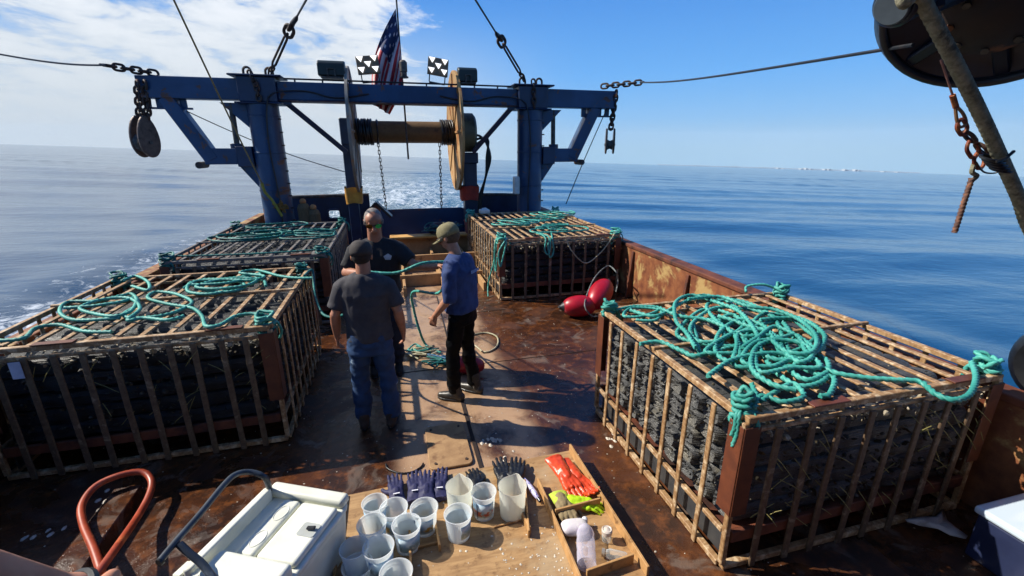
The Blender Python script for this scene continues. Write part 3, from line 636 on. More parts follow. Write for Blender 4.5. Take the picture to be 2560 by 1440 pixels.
rope('hanging_line', [G(760, 690, zl), Vector((-.98, 5.5, 1.09)), Vector((-.9, 5.0, .95)), Vector((-.78, 4.6, .86)), Vector((-.62, 4.35, .9)), Vector((-.50, 4.15, 1.0))], .014, TEALD, rp, 10, .012)
for i, (x_, y_) in enumerate(((-1.1, 3.84), (-2.98, 3.84), (-1.12, 5.62), (-2.95, 5.62))):
    lashing((x_, y_, NL['h'] + .0), rp, TEAL if i < 2 else TEALD, 41 + i, .0135, .06, 8, .15, 2, .014, 9)
# far cages
def loops(cg, label, seed, mat, n_paths, z, step=.022, r=.015):
    r2 = random.Random(seed); t_ = thing('teal_rope', label, 'rope', ((cg['x0'] + cg['x1']) / 2, (cg['y0'] + cg['y1']) / 2, z), 'teal ropes on the cages')
    for k in range(n_paths):
        cx = r2.uniform(cg['x0'] + .4, cg['x1'] - .4); cy = r2.uniform(cg['y0'] + .35, cg['y1'] - .5); pts = []; rad = r2.uniform(.18, .42); a0 = r2.uniform(0, 6.28); el_ = r2.uniform(.5, 1)
        for i in range(r2.randrange(12, 22)):
            a = a0 + i * .9; q = rad * r2.uniform(.6, 1.2)
            pts.append((min(max(cx + q * math.cos(a) * 1.3 + i * .02, cg['x0']), cg['x1']), cy + q * math.sin(a) * el_, z + .01 + .004 * i + r2.uniform(0, .012)))
        rope('rope_coil', pts, r, mat, t_, 7, step)
    for i, (x_, y_) in enumerate(((cg['x0'] + .05, cg['y0'] + .06), (cg['x1'] - .05, cg['y0'] + .06), (cg['x0'] + .05, cg['y1'] - .06), (cg['x1'] - .05, cg['y1'] - .06))):
        lashing((x_, y_, cg['h']), t_, mat, seed + i, .013, .08, 7, .2, 3, .025, 7)
    return t_
tl = loops(FL, 'teal rope spread over the lid of the far left cage', 51, TEALD, 5, FL['h'] + .02)
rope('rope_coil', [(-2.9, 6.75, 1.09), (-2.3, 6.72, 1.08), (-1.7, 6.7, 1.08), (-1.1, 6.7, 1.09)], .014, TEALD, tl, 7, .022)
rope('rope_coil', [(-2.6, 8.0, 1.09), (-2.0, 7.8, 1.08), (-1.5, 8.3, 1.1), (-1.02, 8.2, 1.1)], .014, TEAL, tl, 7, .022)
tr = loops(FR, 'teal rope spread over the lid of the far right cage and hanging down its front', 61, TEAL, 5, FR['h'] + .02)
for pts in ([(2.35, 7.3, 1.07), (2.45, 6.98, 1.05), (2.42, 6.92, .9), (2.46, 6.92, .72), (2.52, 6.92, .82), (2.5, 6.95, 1.03), (2.6, 7.3, 1.08)],
            [(2.3, 7.4, 1.07), (2.38, 6.97, 1.05), (2.36, 6.91, .85), (2.43, 6.9, .78), (2.47, 6.93, 1.04)],
            [(1.75, 7.2, 1.07), (1.7, 6.96, 1.04), (1.58, 6.92, .85), (1.6, 6.9, .62), (1.66, 6.92, .8), (1.72, 6.95, 1.03)],
            [(1.8, 7.3, 1.07), (1.6, 7.15, 1.04), (1.55, 7.1, .7), (1.56, 7.05, .5), (1.57, 7.0, .75)]):
    rope('hanging_loop', pts, .0145, TEAL, tr, 8, .02)
rope('hanging_loop', [(2.75, 7.05, 1.05), (2.85, 6.93, .8), (3.1, 6.92, .58), (3.35, 6.92, .72), (3.55, 6.93, .95), (3.66, 7.0, 1.06)], .011, CREAM, tr, 8, .02)
rope('hanging_loop', [(1.62, 7.1, 1.06), (1.58, 7.3, .6), (1.5, 7.4, .2), (1.45, 7.2, .02)], .013, TEAL, tr, 8, .02)

# ---------------------------------------------------------------- floats
REDM = mat_mottle('red_float', 'a80d22', '8c0a1c', 6, .38, '3a1014', 5, (.66, .75), .05, .004, 'World', spec=.5)
GREYR = mat_mottle('grey_rubber', '2c2c30', '1e1e22', 10, .5, None, bump=.05)
def float_buoy(c, axis, L_, r, label, capped=True):
    c = Vector(c); t_ = thing('float', label, 'float', tuple(c), 'red inflated floats'); s_, u_, d_ = frame_of(axis)
    prof = []; k = 14
    for i in range(k + 1):
        a = math.pi * i / k; prof.append((r * math.sin(a) ** .8 if 0 < i < k else 0, -math.cos(a) * L_ / 2))
    m_ = Matrix((( s_.x, u_.x, d_.x, c.x), (s_.y, u_.y, d_.y, c.y), (s_.z, u_.z, d_.z, c.z), (0, 0, 0, 1)))
    q = MB(); q.lathe(prof, 24, m_); q.build('body', REDM, t_, smooth=True, angle=80)
    q = MB(); e = L_ / 2
    q.lathe([(r * .5, e * .84), (r * .42, e * .97), (r * .2, e * 1.1), (r * .16, e * 1.2), (0, e * 1.22)], 16, m_); q.build('eye_end', GREYR, t_, smooth=True)
    q = MB(); s2 = [c + d_ * (e * 1.14) + (s_ * math.cos(a * .7) + d_ * math.sin(a * .7)) * r * .16 for a in range(10)]; q.sweep(s2, r * .05, 6); q.build('eye_ring', GREYR, t_, smooth=True)
    return t_
float_buoy(G(1500, 735, .30), (1.0, .9, .55), .62, .18, 'upper red float leaning on the bulwark beside the far right cage')
float_buoy(G(1448, 765, .17), (-1, .15, -.02), .52, .165, 'lower red float lying on the deck in front of the far right cage')
float_buoy(tuple(G(1168, 912, .1)), (-.95, .3, .05), .40, .105, 'small red float on the deck behind the legs of the blue shirted man')
t_ = thing('grey_rope', 'thin grey rope looped over the two red floats', 'rope', (3, 6, 0))
rope('loop', [G(1530, 790, 0), G(1500, 790, .05), G(1480, 790, .1), G(1462, 765, .25), G(1470, 730, .35), G(1490, 690, .5), G(1520, 665, .55), G(1540, 680, .5), G(1545, 700, .35), G(1540, 730, .2)], .012, mat_mottle('grey_rope_m', '6f7573', '4a4f50', 20, .7, None, bump=0), t_, 7, .02)
# ---------------------------------------------------------------- gantry
YG = 11.3
gp_ = lambda x, y, dy=0.0: PY(x, y, YG + dy)
ga = thing('gantry', 'tall dark blue steel gantry spanning the boat near the stern with outrigger arms', 'gantry', (.4, YG, 0))
gpart = lambda q, nm, mat=None, bev=.012, sm=False: q.build(nm, mat or BLUE, ga, smooth=sm, bevel=bev)
CLX, CRX = -2.55, 3.40
for cx in (CLX, CRX):
    q = MB(); q.lathe([(.31, 0), (.31, 3.38)], 40, Matrix.Translation((cx, YG, 0))); gpart(q, 'column', bev=0, sm=True)
    q = MB(); q.lathe([(.42, 0), (.42, .04), (.33, .05)], 24, Matrix.Translation((cx, YG, 0))); gpart(q, 'foot_flange', bev=0)
    q = MB(); q.box((cx - .36, YG - .30, 3.38), (cx + .36, YG + .30, 3.86)); gpart(q, 'head_block', NAVY)
    q = MB(); q.box((cx - .5, YG - .36, 3.865), (cx + .5, YG + .36, 3.90)); gpart(q, 'head_plate', NAVY)
    q = MB(); q.box((cx - .45, YG - .34, 3.345), (cx + .45, YG + .34, 3.375)); gpart(q, 'lower_plate', NAVY)
q = MB(); q.box((CLX + .36, YG - .16, 3.44), (CRX - .36, YG + .16, 3.80)); gpart(q, 'crossbeam')
q = MB(); q.box((CLX + .3, YG - .2, 3.41), (CRX - .3, YG + .2, 3.438)); gpart(q, 'beam_flange', mat_mottle('worn_flange', '5a3a30', '24364f', 4, .6, '70615a', 6, (.5, .7), .1, .003, 'World'))
for s_, cx in ((-1, CLX), (1, CRX)):
    xe = -4.72 if s_ < 0 else 5.60
    a, b = sorted((cx + s_ * .36, xe)); q = MB(); q.box((a, YG - .17, 3.42), (b, YG + .17, 3.83)); gpart(q, 'outrigger_arm')
    a, b = sorted((xe, xe - s_ * .85)); q = MB()
    for k in range(4): # lug plate with holes: built as webs between holes
        xk = a + .85 * k / 4; q.box((xk, YG - .02, 3.26), (xk + .12, YG + .02, 3.42))
    q.box((a, YG - .02, 3.22), (b, YG + .02, 3.259)); gpart(q, 'lug_plate', bev=.003)
    pk = cx + s_ * 1.05; pt = cx + s_ * (1.75 if s_ < 0 else 1.70)
    q = MB(); q.add([(pt - .22, YG - .13, 3.418), (pt + .22, YG - .13, 3.418), (pk + .16 + s_ * .03, YG - .13, 2.42), (pk - .16 + s_ * .03, YG - .13, 2.14 + (.0 if s_ > 0 else .0)),
                     (pt - .22, YG + .13, 3.418), (pt + .22, YG + .13, 3.418), (pk + .16 + s_ * .03, YG + .13, 2.42), (pk - .16 + s_ * .03, YG + .13, 2.14)], [(3, 2, 1, 0), (4, 5, 6, 7), (0, 1, 5, 4), (1, 2, 6, 5), (2, 3, 7, 6), (3, 0, 4, 7)]) if False else None
    q.bar((pt, YG, 3.45), (pk + s_ * .06, YG, 2.22), .27, .30, (0, 1, 0)); gpart(q, 'brace')
    a, b = sorted((pk + s_ * .2, cx + s_ * .62)); q = MB(); q.box((a, YG - .14, 2.13), (b, YG + .14, 2.46)); gpart(q, 'brace_foot')
    a, b = sorted((cx + s_ * .62, cx + s_ * .30)); q = MB(); q.box((a, YG - .18, 2.08), (b, YG + .18, 2.50)); gpart(q, 'hinge_bracket', NAVY)
    q = MB(); q.lathe([(.07, -.2), (.07, .2)], 14, Matrix.Translation((pk + s_ * .30, YG, 2.12)) @ Matrix.Rotation(R(90), 4, 'X')); gpart(q, 'hinge_pin', DARKST, 0, True)
    q = MB(); q.cyl((cx + s_ * .62, YG, 2.5), (cx + s_ * .60, YG, 3.36), .055, n=14); gpart(q, 'hydraulic_ram', STEEL, 0, True)
    q = MB(); q.cyl((cx + s_ * .63, YG, 2.46), (cx + s_ * .63, YG, 2.56), .12, n=14); gpart(q, 'ram_collar', NAVY, .006)
    q = MB(); q.add([(cx + s_ * .28, YG - .05, 3.37), (cx + s_ * .8, YG - .05, 3.37), (cx + s_ * .28, YG - .05, 2.85), (cx + s_ * .28, YG + .05, 3.37), (cx + s_ * .8, YG + .05, 3.37), (cx + s_ * .28, YG + .05, 2.85)],
                     [(0, 1, 2), (5, 4, 3), (0, 3, 4, 1), (1, 4, 5, 2), (2, 5, 3, 0)]); gpart(q, 'gusset', bev=0)
    q = MB(); q.add([(cx + s_ * .28, YG - .06, 2.08), (cx + s_ * .62, YG - .06, 2.08), (cx + s_ * .28, YG - .06, 1.6), (cx + s_ * .28, YG + .06, 2.08), (cx + s_ * .62, YG + .06, 2.08), (cx + s_ * .28, YG + .06, 1.6)],
                     [(0, 1, 2), (5, 4, 3), (0, 3, 4, 1), (1, 4, 5, 2), (2, 5, 3, 0)]); gpart(q, 'lower_gusset', bev=0)
    q = MB()
    # inner diagonal strut
    q = MB(); xi_ = cx - s_ * .45; q.bar((xi_, YG, 3.42), ((-.98 if s_ < 0 else 2.02), YG + .35, 2.42 - .05), .11, .11, (0, 1, 0)); gpart(q, 'strut', NAVY, .006)
    q = MB(); q.bar((xi_ + s_ * .1, YG - .12, 3.38), (xi_ - s_ * .15, YG - .12, 3.38), .05, .08); gpart(q, 'strut_lug', NAVY, .004)
    for zb in (.75, 1.55, 2.35, 3.1):
        q = MB(); q.lathe([(.312, zb), (.322, zb + .006), (.322, zb + .03), (.312, zb + .036)], 36, Matrix.Translation((cx, YG, 0)), False); gpart(q, 'weld_band', bev=0, sm=True)
    q = MB(); q.sweep(spline([(cx - s_ * .1, YG - .33, .3), (cx - s_ * .13, YG - .335, 1.4), (cx - s_ * .08, YG - .335, 2.5), (cx - s_ * .16, YG - .36, 3.3), (cx - s_ * .3, YG - .30, 3.55), (cx - s_ * .9, YG - .19, 3.62), (cx - s_ * 1.5, YG - .19, 3.5), (cx - s_ * 2.2, YG - .19, 3.6)], .1), .016, 7); gpart(q, 'cable', BLACK, 0, True)
    # ladder pegs
    for k in range(9):
        zz = .9 + k * .27; q = MB(); q.cyl((cx + .29, YG - .1, zz), (cx + .345, YG - .1, zz), .016, n=6); gpart(q, 'peg', DARKST, 0)
    # shackle eyes on top
    for ex in (cx - .2, cx + .22):
        q = MB(); q.link((ex, YG, 3.97), (0, 0, 1), (1, 0, 0), .2, .14, .025); gpart(q, 'shackle_eye', DARKST, 0, True)
q = MB(); q.cyl((CLX + .5, YG - .1, 3.86), (CRX - .5, YG - .1, 3.86), .018, n=8); gpart(q, 'pipe', BLACK, 0, True)
for k in range(9):
    q = MB(); x_ = CLX + .7 + k * .55; q.box((x_, YG - .12, 3.80), (x_ + .03, YG - .08, 3.85)); gpart(q, 'pipe_bracket', BLACK, 0)
q = MB(); c = gp_(1290, 450, -.35); q.box((c.x - .06, c.y - .1, 1.38), (c.x + .07, c.y + .1, 1.80)); gpart(q, 'junction_box', WHITE, .02)
# ---------------------------------------------------------------- net drum
YD = 12.0; XA, XB = -.80, 1.63; ZD = 2.84
FLG = mat_mottle('flange_paint', '8f8b80', '6f6a60', 3, .6, 'a8641f', 2.5, (.55, .7), .1, .004, 'World')
FLO = mat_mottle('orange_rust_flange', '94744a', 'ab8856', 3, .7, '8a5424', 2.2, (.46, .62), .2, .004, 'World')
BRL = mat_mottle('rust_barrel', '5a4326', '6f5430', 4, .7, '3c2a1a', 4, (.5, .7), .3, .006, 'World')
nd = thing('net_drum', 'large net reel with two round flanges and a rust brown barrel behind the gantry beam', 'net reel', (.4, YD, 0))
RX = Matrix.Rotation(R(90), 4, 'Y')
for x_, m_ in ((XA, FLG), (XB, FLO)):
    q = MB(); q.lathe([(0, -.02), (1.38, -.02), (1.40, -.03), (1.425, -.03), (1.425, .03), (1.40, .03), (1.38, .02), (0, .02)], 64, Matrix.Translation((x_, YD, ZD)) @ RX, False); q.build('flange', m_, nd, smooth=True, angle=30)
    q = MB()
    for k in range(8):
        a = k * math.pi / 4; q.bar((x_ + (.03 if x_ < 0 else -.03), YD + .27 * math.cos(a), ZD + .27 * math.sin(a)), (x_ + (.03 if x_ < 0 else -.03), YD + 1.36 * math.cos(a), ZD + 1.36 * math.sin(a)), .05, .03, (1, 0, 0))
    q.build('flange_ribs', m_, nd)
q = MB(); q.lathe([(.255, XA), (.255, XB)], 40, Matrix.Translation((0, YD, ZD)) @ RX); q.build('barrel', BRL, nd, smooth=True)
for x0_, n_ in ((XA + .07, 7), (XB - .36, 6)):
    q = MB(); pts = []
    for k in range(n_ * 16): a = k * math.pi / 8; pts.append((x0_ + k / 16 * .052 + .012 * math.sin(k * .9), YD + .285 * math.cos(a), ZD + .285 * math.sin(a)))
    q.sweep(pts, .028, 6); q.build('wound_rope', BLACK, nd, smooth=True)
q = MB(); pts = [(XA + .55 + .01 * math.sin(k), YD + .27 * math.cos(k * math.pi / 8), ZD + .27 * math.sin(k * math.pi / 8)) for k in range(17)]; q.sweep(pts, .025, 6); q.build('wound_rope', BLACK, nd, smooth=True)
q = MB(); q.lathe([(0, .06), (.44, .06), (.47, .10), (.47, .44), (.40, .50), (0, .50)], 40, Matrix.Translation((XB, YD, ZD)) @ RX, False); q.build('motor_housing', mat_mottle('housing_paint', '6e6243', '574d38', 4, .55, '3a3026', 4, (.5, .7), .1, .004, 'World'), nd, smooth=True, angle=30)
for x_, w_ in ((XA - .17, .24), (XB + .35, .34)):
    q = MB(); q.box((x_ - w_ / 2, YD - .16, 0), (x_ + w_ / 2, YD + .16, ZD - .1 if x_ < 0 else ZD - .5)); q.build('support_leg', NAVY, nd, bevel=.015)
q = MB(); q.box((XA - .3, YD - .2, ZD - .3), (XA - .05, YD + .2, ZD + .3)); q.build('bearing_block', NAVY, nd, bevel=.02)
q = MB(); q.box((XB + .1, YD - .22, ZD - .75), (XB + .55, YD + .22, ZD - .48)); q.build('bearing_block', NAVY, nd, bevel=.02)
for k in range(3):
    q = MB(); pts = spline([(XB + .5, YD - .1, ZD - .05 - .12 * k), (XB + .72 + .05 * k, YD - .15, ZD - .15), (XB + .88 - .05 * k, YD - .15, ZD - .6), (XB + .75, YD - .12, ZD - 1.1), (XB + .62 - .04 * k, YD - .1, ZD - 1.7), (XB + .6 - .05 * k, YD - .1, ZD - 2.3)], .1)
    q.sweep(pts, .03, 8); q.build('hydraulic_hose', BLACK, nd, smooth=True)
YLW = mat_mottle('yellow_canvas', 'c79436', 'a87628', 7, .7, '7c5a28', 4, (.55, .7), .3, .01, 'World')
RDC = mat_mottle('red_canvas', 'b03420', '8a2416', 7, .65, '5a1a12', 4, (.55, .7), .3, .01, 'World')
def wrap(name, c, w_, d_, h_, mat, label, cat):
    q = MB(); n = 22; rs_ = random.Random(int(c[0] * 100)); k = 7
    for i in range(k):
        t_ = i / (k - 1)
        for j in range(n):
            a = 2 * math.pi * j / n; cs, sn = math.cos(a), math.sin(a); p_ = (abs(cs) ** 4 + abs(sn) ** 4) ** (-.25)
            f_ = (1.04 - .1 * t_ if name == 'a' else .92 + .1 * t_) + .03 * math.sin(5 * a + i) + rs_.uniform(-.012, .012)
            q.v.append((c[0] + cs * p_ * w_ / 2 * f_, c[1] + sn * p_ * d_ / 2 * f_, c[2] + t_ * h_ + .02 * math.sin(3 * a)))
        if i: q.f += [((i - 1) * n + j, (i - 1) * n + (j + 1) % n, i * n + (j + 1) % n, i * n + j) for j in range(n)]
    o = q.build('canvas_wrap', mat, smooth=True, angle=60); tag(o, label, cat); return o
wrap('b', (XA - .14, YD - .02, 1.16), .42, .46, .38, YLW, 'ochre yellow cover wrapped round the left leg of the net reel', 'cover')
wrap('b', (XB + .32, YD - .02, 1.16), .50, .46, .36, RDC, 'red cover wrapped round the right leg of the net reel', 'cover')
for i, (a, b) in enumerate((((945, 357), (966, 523)), ((1099, 357), (1104, 522)))):
    q = MB(); q.chain(PY(*a, YD - .27), PY(*b, YD - .27), .11, .045, .010); o = q.build('drum_chain', DARKST, smooth=True)
    tag(o, ('left' if i == 0 else 'right') + ' of the two chains hanging from the reel barrel to the stern gate', 'chain')
# ---------------------------------------------------------------- lights, flag
def flood(c, w_, h_, label):
    t_ = thing('floodlight', label, 'floodlight', tuple(c), 'floodlights on the gantry beam')
    q = MB(); pr = [(-.14, -.5), (.1, -.5), (.16, -.3), (.16, .3), (.1, .5), (-.05, .42), (-.14, .25)]
    vs = [(c.x + sx_ * w_ / 2, c.y + a, c.z + b * h_) for sx_ in (-1, 1) for a, b in pr]; n = len(pr)
    q.add(vs, [tuple(range(n - 1, -1, -1)), tuple(range(n, 2 * n))] + [(i, (i + 1) % n, n + (i + 1) % n, n + i) for i in range(n)]); q.build('housing', mat_mottle('flood_housing', '10231f', '0b1714', 8, .4, None, bump=.05), t_, bevel=.03, seg=3)
    q = MB(); bw = w_ * .13
    for sx_ in (-1, 1): q.box((c.x + sx_ * bw - .015, c.y - .19, c.z - h_ * .52), (c.x + sx_ * bw + .015, c.y - .15, c.z - h_ * .1))
    q.box((c.x - bw - .015, c.y - .192, c.z - h_ * .1), (c.x + bw + .015, c.y - .15, c.z - h_ * .06)); q.build('yoke', STEEL, t_)
    q = MB(); q.box((c.x - w_ * .4, c.y - .17, c.z - h_ * .62), (c.x + w_ * .4, c.y + .1, c.z - h_ * .53)); q.build('mount', STEEL, t_, bevel=.005)
flood(gp_(829, 171), .56, .34, 'black floodlight turned away at the left end of the beam')
flood(gp_(1168, 187), .44, .34, 'black floodlight turned away at the right end of the beam')
SKYGAP = NT('sky_gap_glow').p(base='e8ecee', rough=.25, spec=.6); SKYGAP.p(emis=(1, 1, 1, 1), estr=.9); SKYGAP = SKYGAP.m  # glowing white, stands in for bright sky seen through the panel
def ledpanel(c, w_, h_, lean, label):
    t_ = thing('led_floodlight', label, 'work light', tuple(c), 'square work lights on the gantry beam'); m_ = Matrix.Translation(c) @ Matrix.Rotation(lean, 4, 'Y') @ Matrix.Rotation(R(-12), 4, 'X')
    q = MB(); q.box((-w_ / 2, -.02, -h_ / 2), (w_ / 2, .05, h_ / 2), m_); q.build('housing', mat_mottle('lamp_bronze', '6b5d45', '574b37', 9, .5, None, bump=0), t_, bevel=.01)
    q = MB()
    for (a, b) in ((-.32, .3), (.3, .3), (0, 0), (-.32, -.3), (.3, -.3)):
        s_ = .15; cx, cz = a * w_, b * h_; q = MB(); q.add([(cx - s_ * w_, -.024, cz + s_ * h_), (cx + s_ * w_, -.024, cz + s_ * h_), (cx + s_ * w_ * .2, -.024, cz - s_ * h_), (cx - s_ * w_, -.045, cz + s_ * h_), (cx + s_ * w_, -.045, cz + s_ * h_), (cx + s_ * w_ * .2, -.045, cz - s_ * h_)],
              [(0, 1, 2), (5, 4, 3), (0, 3, 4, 1), (1, 4, 5, 2), (2, 5, 3, 0)], m_); q.build('lens', SKYGAP, t_)  # each glowing triangle is a patch of sky, not lamp glass
    q = MB()
    for sx_ in (-1, 1): q.box((sx_ * w_ * .38 - .012, -.01, -h_ / 2 - .16), (sx_ * w_ * .38 + .012, .02, -h_ / 2), m_)
    q.box((-w_ * .38, -.01, -h_ / 2 - .185), (w_ * .38, .03, -h_ / 2 - .161), m_); q.build('bracket', STEEL, t_)
ledpanel(gp_(920, 162), .48, .38, R(-6), 'square work light with five glowing triangles of sky left of the flag')
ledpanel(gp_(1095, 167), .46, .38, R(8), 'square work light with five glowing triangles of sky right of the flag')
t_ = thing('beacon_light', 'small grey beacon lamp standing on the beam beside the flag', 'beacon', tuple(gp_(1010, 195)))
c = gp_(1010, 195, -.05); q = MB(); q.lathe([(.07, 0), (.07, .12), (.085, .13), (.085, .32), (.05, .36)], 18, Matrix.Translation(c)); q.build('lamp', STEEL, t_, smooth=True)
q = MB(); q.lathe([(.10, .0), (.10, .03)], 18, Matrix.Translation(c)); q.build('base', BLACK, t_)
# flag
p_top = gp_(988, -40, .25); p_bot = gp_(1021, 398, .25)
fl = thing('flag', 'faded american flag drooping from a thin staff above the gantry beam', 'flag', tuple(gp_(1008, 200, .25)))
q = MB(); q.cyl(p_top, p_bot, .018, .022, 8); q.build('staff', STEEL, fl, smooth=True)
fr_ = mat_mottle('flag_red', 'bb2a36', '9c2230', 6, .8, None, bump=0); fw_ = mat_mottle('flag_white', 'cfc4c4', 'b8acb0', 6, .8, None, bump=0); fb_ = mat_mottle('flag_blue', '1c2747', '253560', 6, .8, None, bump=0)
nu, nv = 60, 52; hv0, hv1 = gp_(989, 22, .22), gp_(1003, 150, .22); fv0, fv1 = gp_(934, 262, .22), gp_(972, 286, .22)
q = MB()
for i in range(nu + 1):
    u = i / nu
    for j in range(nv + 1):
        v = j / nv; p = hv0.lerp(hv1, v).lerp(fv0.lerp(fv1, v), u)
        mid = math.sin(u * math.pi) * (v - .5); p = p + Vector((mid * .26 - .10 * math.sin(u * math.pi) * (1 - v), 0, 0))
        p.y += .09 * math.sin(v * 17 + u * 2.2) * min(1, u * 3 + .15) + .05 * math.sin(v * 7 - u * 5)
        p.x += .018 * math.sin(v * 17 + u * 2.2 + 1.3) * min(1, u * 3)
        q.v.append(tuple(p))
q.f = [(i * (nv + 1) + j, i * (nv + 1) + j + 1, (i + 1) * (nv + 1) + j + 1, (i + 1) * (nv + 1) + j) for i in range(nu) for j in range(nv)]
cl = q.build('cloth', fr_, fl, smooth=True, angle=180); cl.data.materials.append(fw_); cl.data.materials.append(fb_)
for k, pl_ in enumerate(cl.data.polygons):
    i, j = divmod(k, nv); u = i / nu; v = j / nv
    if u < .36 and v < 7 / 13:
        si, sj = i % 4, j % 5; pl_.material_index = 1 if (si in (1, 2) and sj in (1, 2) and ((i // 4 + j // 5) % 2 == 0)) else 2
    else: pl_.material_index = int(v * 13) % 2
sd = cl.modifiers.new('thickness', 'SOLIDIFY'); sd.thickness = .003
# ---------------------------------------------------------------- rigging
WIRE = mat_mottle('wire_rope', '2c3138', '1c2026', 30, .5, '4c4038', 9, (.55, .7), .1, .002, 'World', .4)
HEMP = mat_mottle('old_hemp', '8a8560', '6b6848', 30, .8, '5a5a40', 9, (.5, .7), .2, .002, 'World')
def stay(label, a, ring, b, top):
    t_ = thing('stay', label, 'stay', tuple(a), 'stays holding the gantry')
    d = (ring - a).normalized(); s_, u_, _ = frame_of(d, (0, 1, 0))
    q = MB(); q.chain(a, a + d * .22, .16, .10, .02); q.build('shackle', DARKST, t_, smooth=True)
    for k in (-1, 1):
        q = MB(); q.sweep([a + d * .2, a + d * .35 + s_ * .035 * k, ring - d * .2 + s_ * .03 * k, ring - d * .06], .022, 8); q.build('wire_leg', DARKST, t_, smooth=True)
    q = MB(); q.link(ring, d, s_, .26, .17, .032); q.link(ring + d * .13, d, u_, .2, .13, .028); q.build('ring', DARKST, t_, smooth=True)
    q = MB(); q.sweep([ring + d * .1, ring + d * .2, b - d * .05, b + (top - b).normalized() * .05], [.03, .045, .04, .02], 10); q.build('socket', WIRE, t_, smooth=True)
    q = MB(); q.sweep([b, top], .017, 8); q.build('wire', WIRE, t_, smooth=True)
stay('left steel stay rising from the gantry head with a ring and socket', gp_(673, 186), PY(722, 78, 10.4), PY(742, 42, 9.9), PY(800, -62, 7.5))
stay('right steel stay rising from the gantry head with a ring and socket', gp_(1311, 200), PY(1254, 104, 10.4), PY(1240, 82, 10.0), PY(1150, -62, 8.0))
def side_wire(label, a, b, e):
    t_ = thing('side_stay', label, 'stay wire', tuple(a), 'stay wires at the outrigger tips')
    q = MB(); q.chain(a, b, .19, .11, .024); q.build('chain', DARKST, t_, smooth=True)
    q = MB(); q.sweep([b, b.lerp(e, .06)], [.03, .022], 8); q.build('ferrule', WIRE, t_, smooth=True)
    q = MB(); k = 14; q.sweep([b.lerp(e, i / k) - Vector((0, 0, .05 * math.sin(math.pi * i / k))) for i in range(k + 1)], [.017 - .009 * i / k for i in range(k + 1)], 7); q.build('wire', WIRE, t_, smooth=True)
side_wire('steel wire and chain running forward from the left outrigger tip', gp_(392, 184), PY(262, 163, 10.6), PY(-90, 119, 6.0))
BLK = Vector(PY(2283, 112, 1.6))
side_wire('steel wire and chain running forward from the right outrigger tip', gp_(1505, 216), PY(1602, 206, 10.7), BLK)
IRON = mat_mottle('block_iron', '4f4038', '66544a', 12, .45, '33261f', 8, (.5, .7), .2, .004, 'World', .3)
def pulley(label, c, w_, h_, thick, a, strands):
    c = Vector(c); t_ = thing('hanging_block', label, 'pulley block', tuple(c), 'pulley blocks hanging from the outriggers')
    for k, (p, e) in enumerate(strands):
        q = MB(); q.chain(p, e, .17, .11, .026); q.build('chain', DARKST, t_, smooth=True)
    prof = [(.5 * math.sin(a) * (.72 + .28 * (1 - math.cos(a)) / 2) , .5 * math.cos(a)) for a in [2 * math.pi * i / 28 for i in range(28)]]
    ca, sa = math.cos(a), math.sin(a)
    for s_ in (-1, 1):
        q = MB(); y0_, y1_ = sorted((s_ * thick, s_ * thick * .62)); n = len(prof)
        vs = [(c.x + ca * x * w_ - sa * y, c.y + sa * x * w_ + ca * y, c.z + z * h_) for y in (y0_, y1_) for x, z in prof]
        q.add(vs, [tuple(range(n - 1, -1, -1)), tuple(range(n, 2 * n))] + [(i, (i + 1) % n, n + (i + 1) % n, n + i) for i in range(n)]); q.build('cheek', IRON, t_, bevel=.02, seg=2)
    mm = Matrix.Translation(c - Vector((0, 0, h_ * .12))) @ Matrix.Rotation(a, 4, 'Z') @ RX.inverted() @ Matrix.Rotation(R(90), 4, 'X') if False else Matrix.Translation(c - Vector((0, 0, h_ * .14))) @ Matrix.Rotation(a, 4, 'Z') @ Matrix.Rotation(R(90), 4, 'X')
    q = MB(); q.lathe([(0, -thick * .5), (w_ * .42, -thick * .5), (w_ * .33, 0), (w_ * .42, thick * .5), (0, thick * .5)], 24, mm, False); q.build('sheave', STEEL, t_, smooth=True, angle=30)
    q = MB(); q.cyl(mm @ Vector((0, 0, -thick * 1.15)), mm @ Vector((0, 0, thick * 1.15)), .035, n=12); q.build('axle', STEEL, t_)
    q = MB(); q.cyl((c.x - w_ * .2, c.y, c.z + h_ * .47), (c.x + w_ * .2, c.y, c.z + h_ * .47), .03, n=10); q.build('top_pin', DARKST, t_)
pulley('big rusty pulley block hanging on two chains from the left outrigger', gp_(361, 342), .46, .82, .17, R(52), [(gp_(343, 205, -.2), gp_(350, 300)), (gp_(362, 205, -.2), gp_(370, 300))])
pulley('slim rusty pulley block hanging on one chain from the right outrigger', gp_(1525, 353), .30, .64, .12, R(70), [(gp_(1541, 228, -.2), gp_(1527, 322))])
q = MB(); q.chain(gp_(622, 178, -.3), gp_(640, 212, -.34), .14, .09, .02); q.chain(gp_(640, 212, -.34), gp_(648, 250, -.34), .14, .09, .02); o = q.build('lashing_chain', DARKST, smooth=True); tag(o, 'short rusty chain draped over the left head of the gantry', 'chain')
q = MB(); q.chain(gp_(1333, 200, -.3), gp_(1336, 268, -.36), .14, .09, .02); o = q.build('lashing_chain', DARKST, smooth=True); tag(o, 'short rusty chain draped over the right head of the gantry', 'chain')
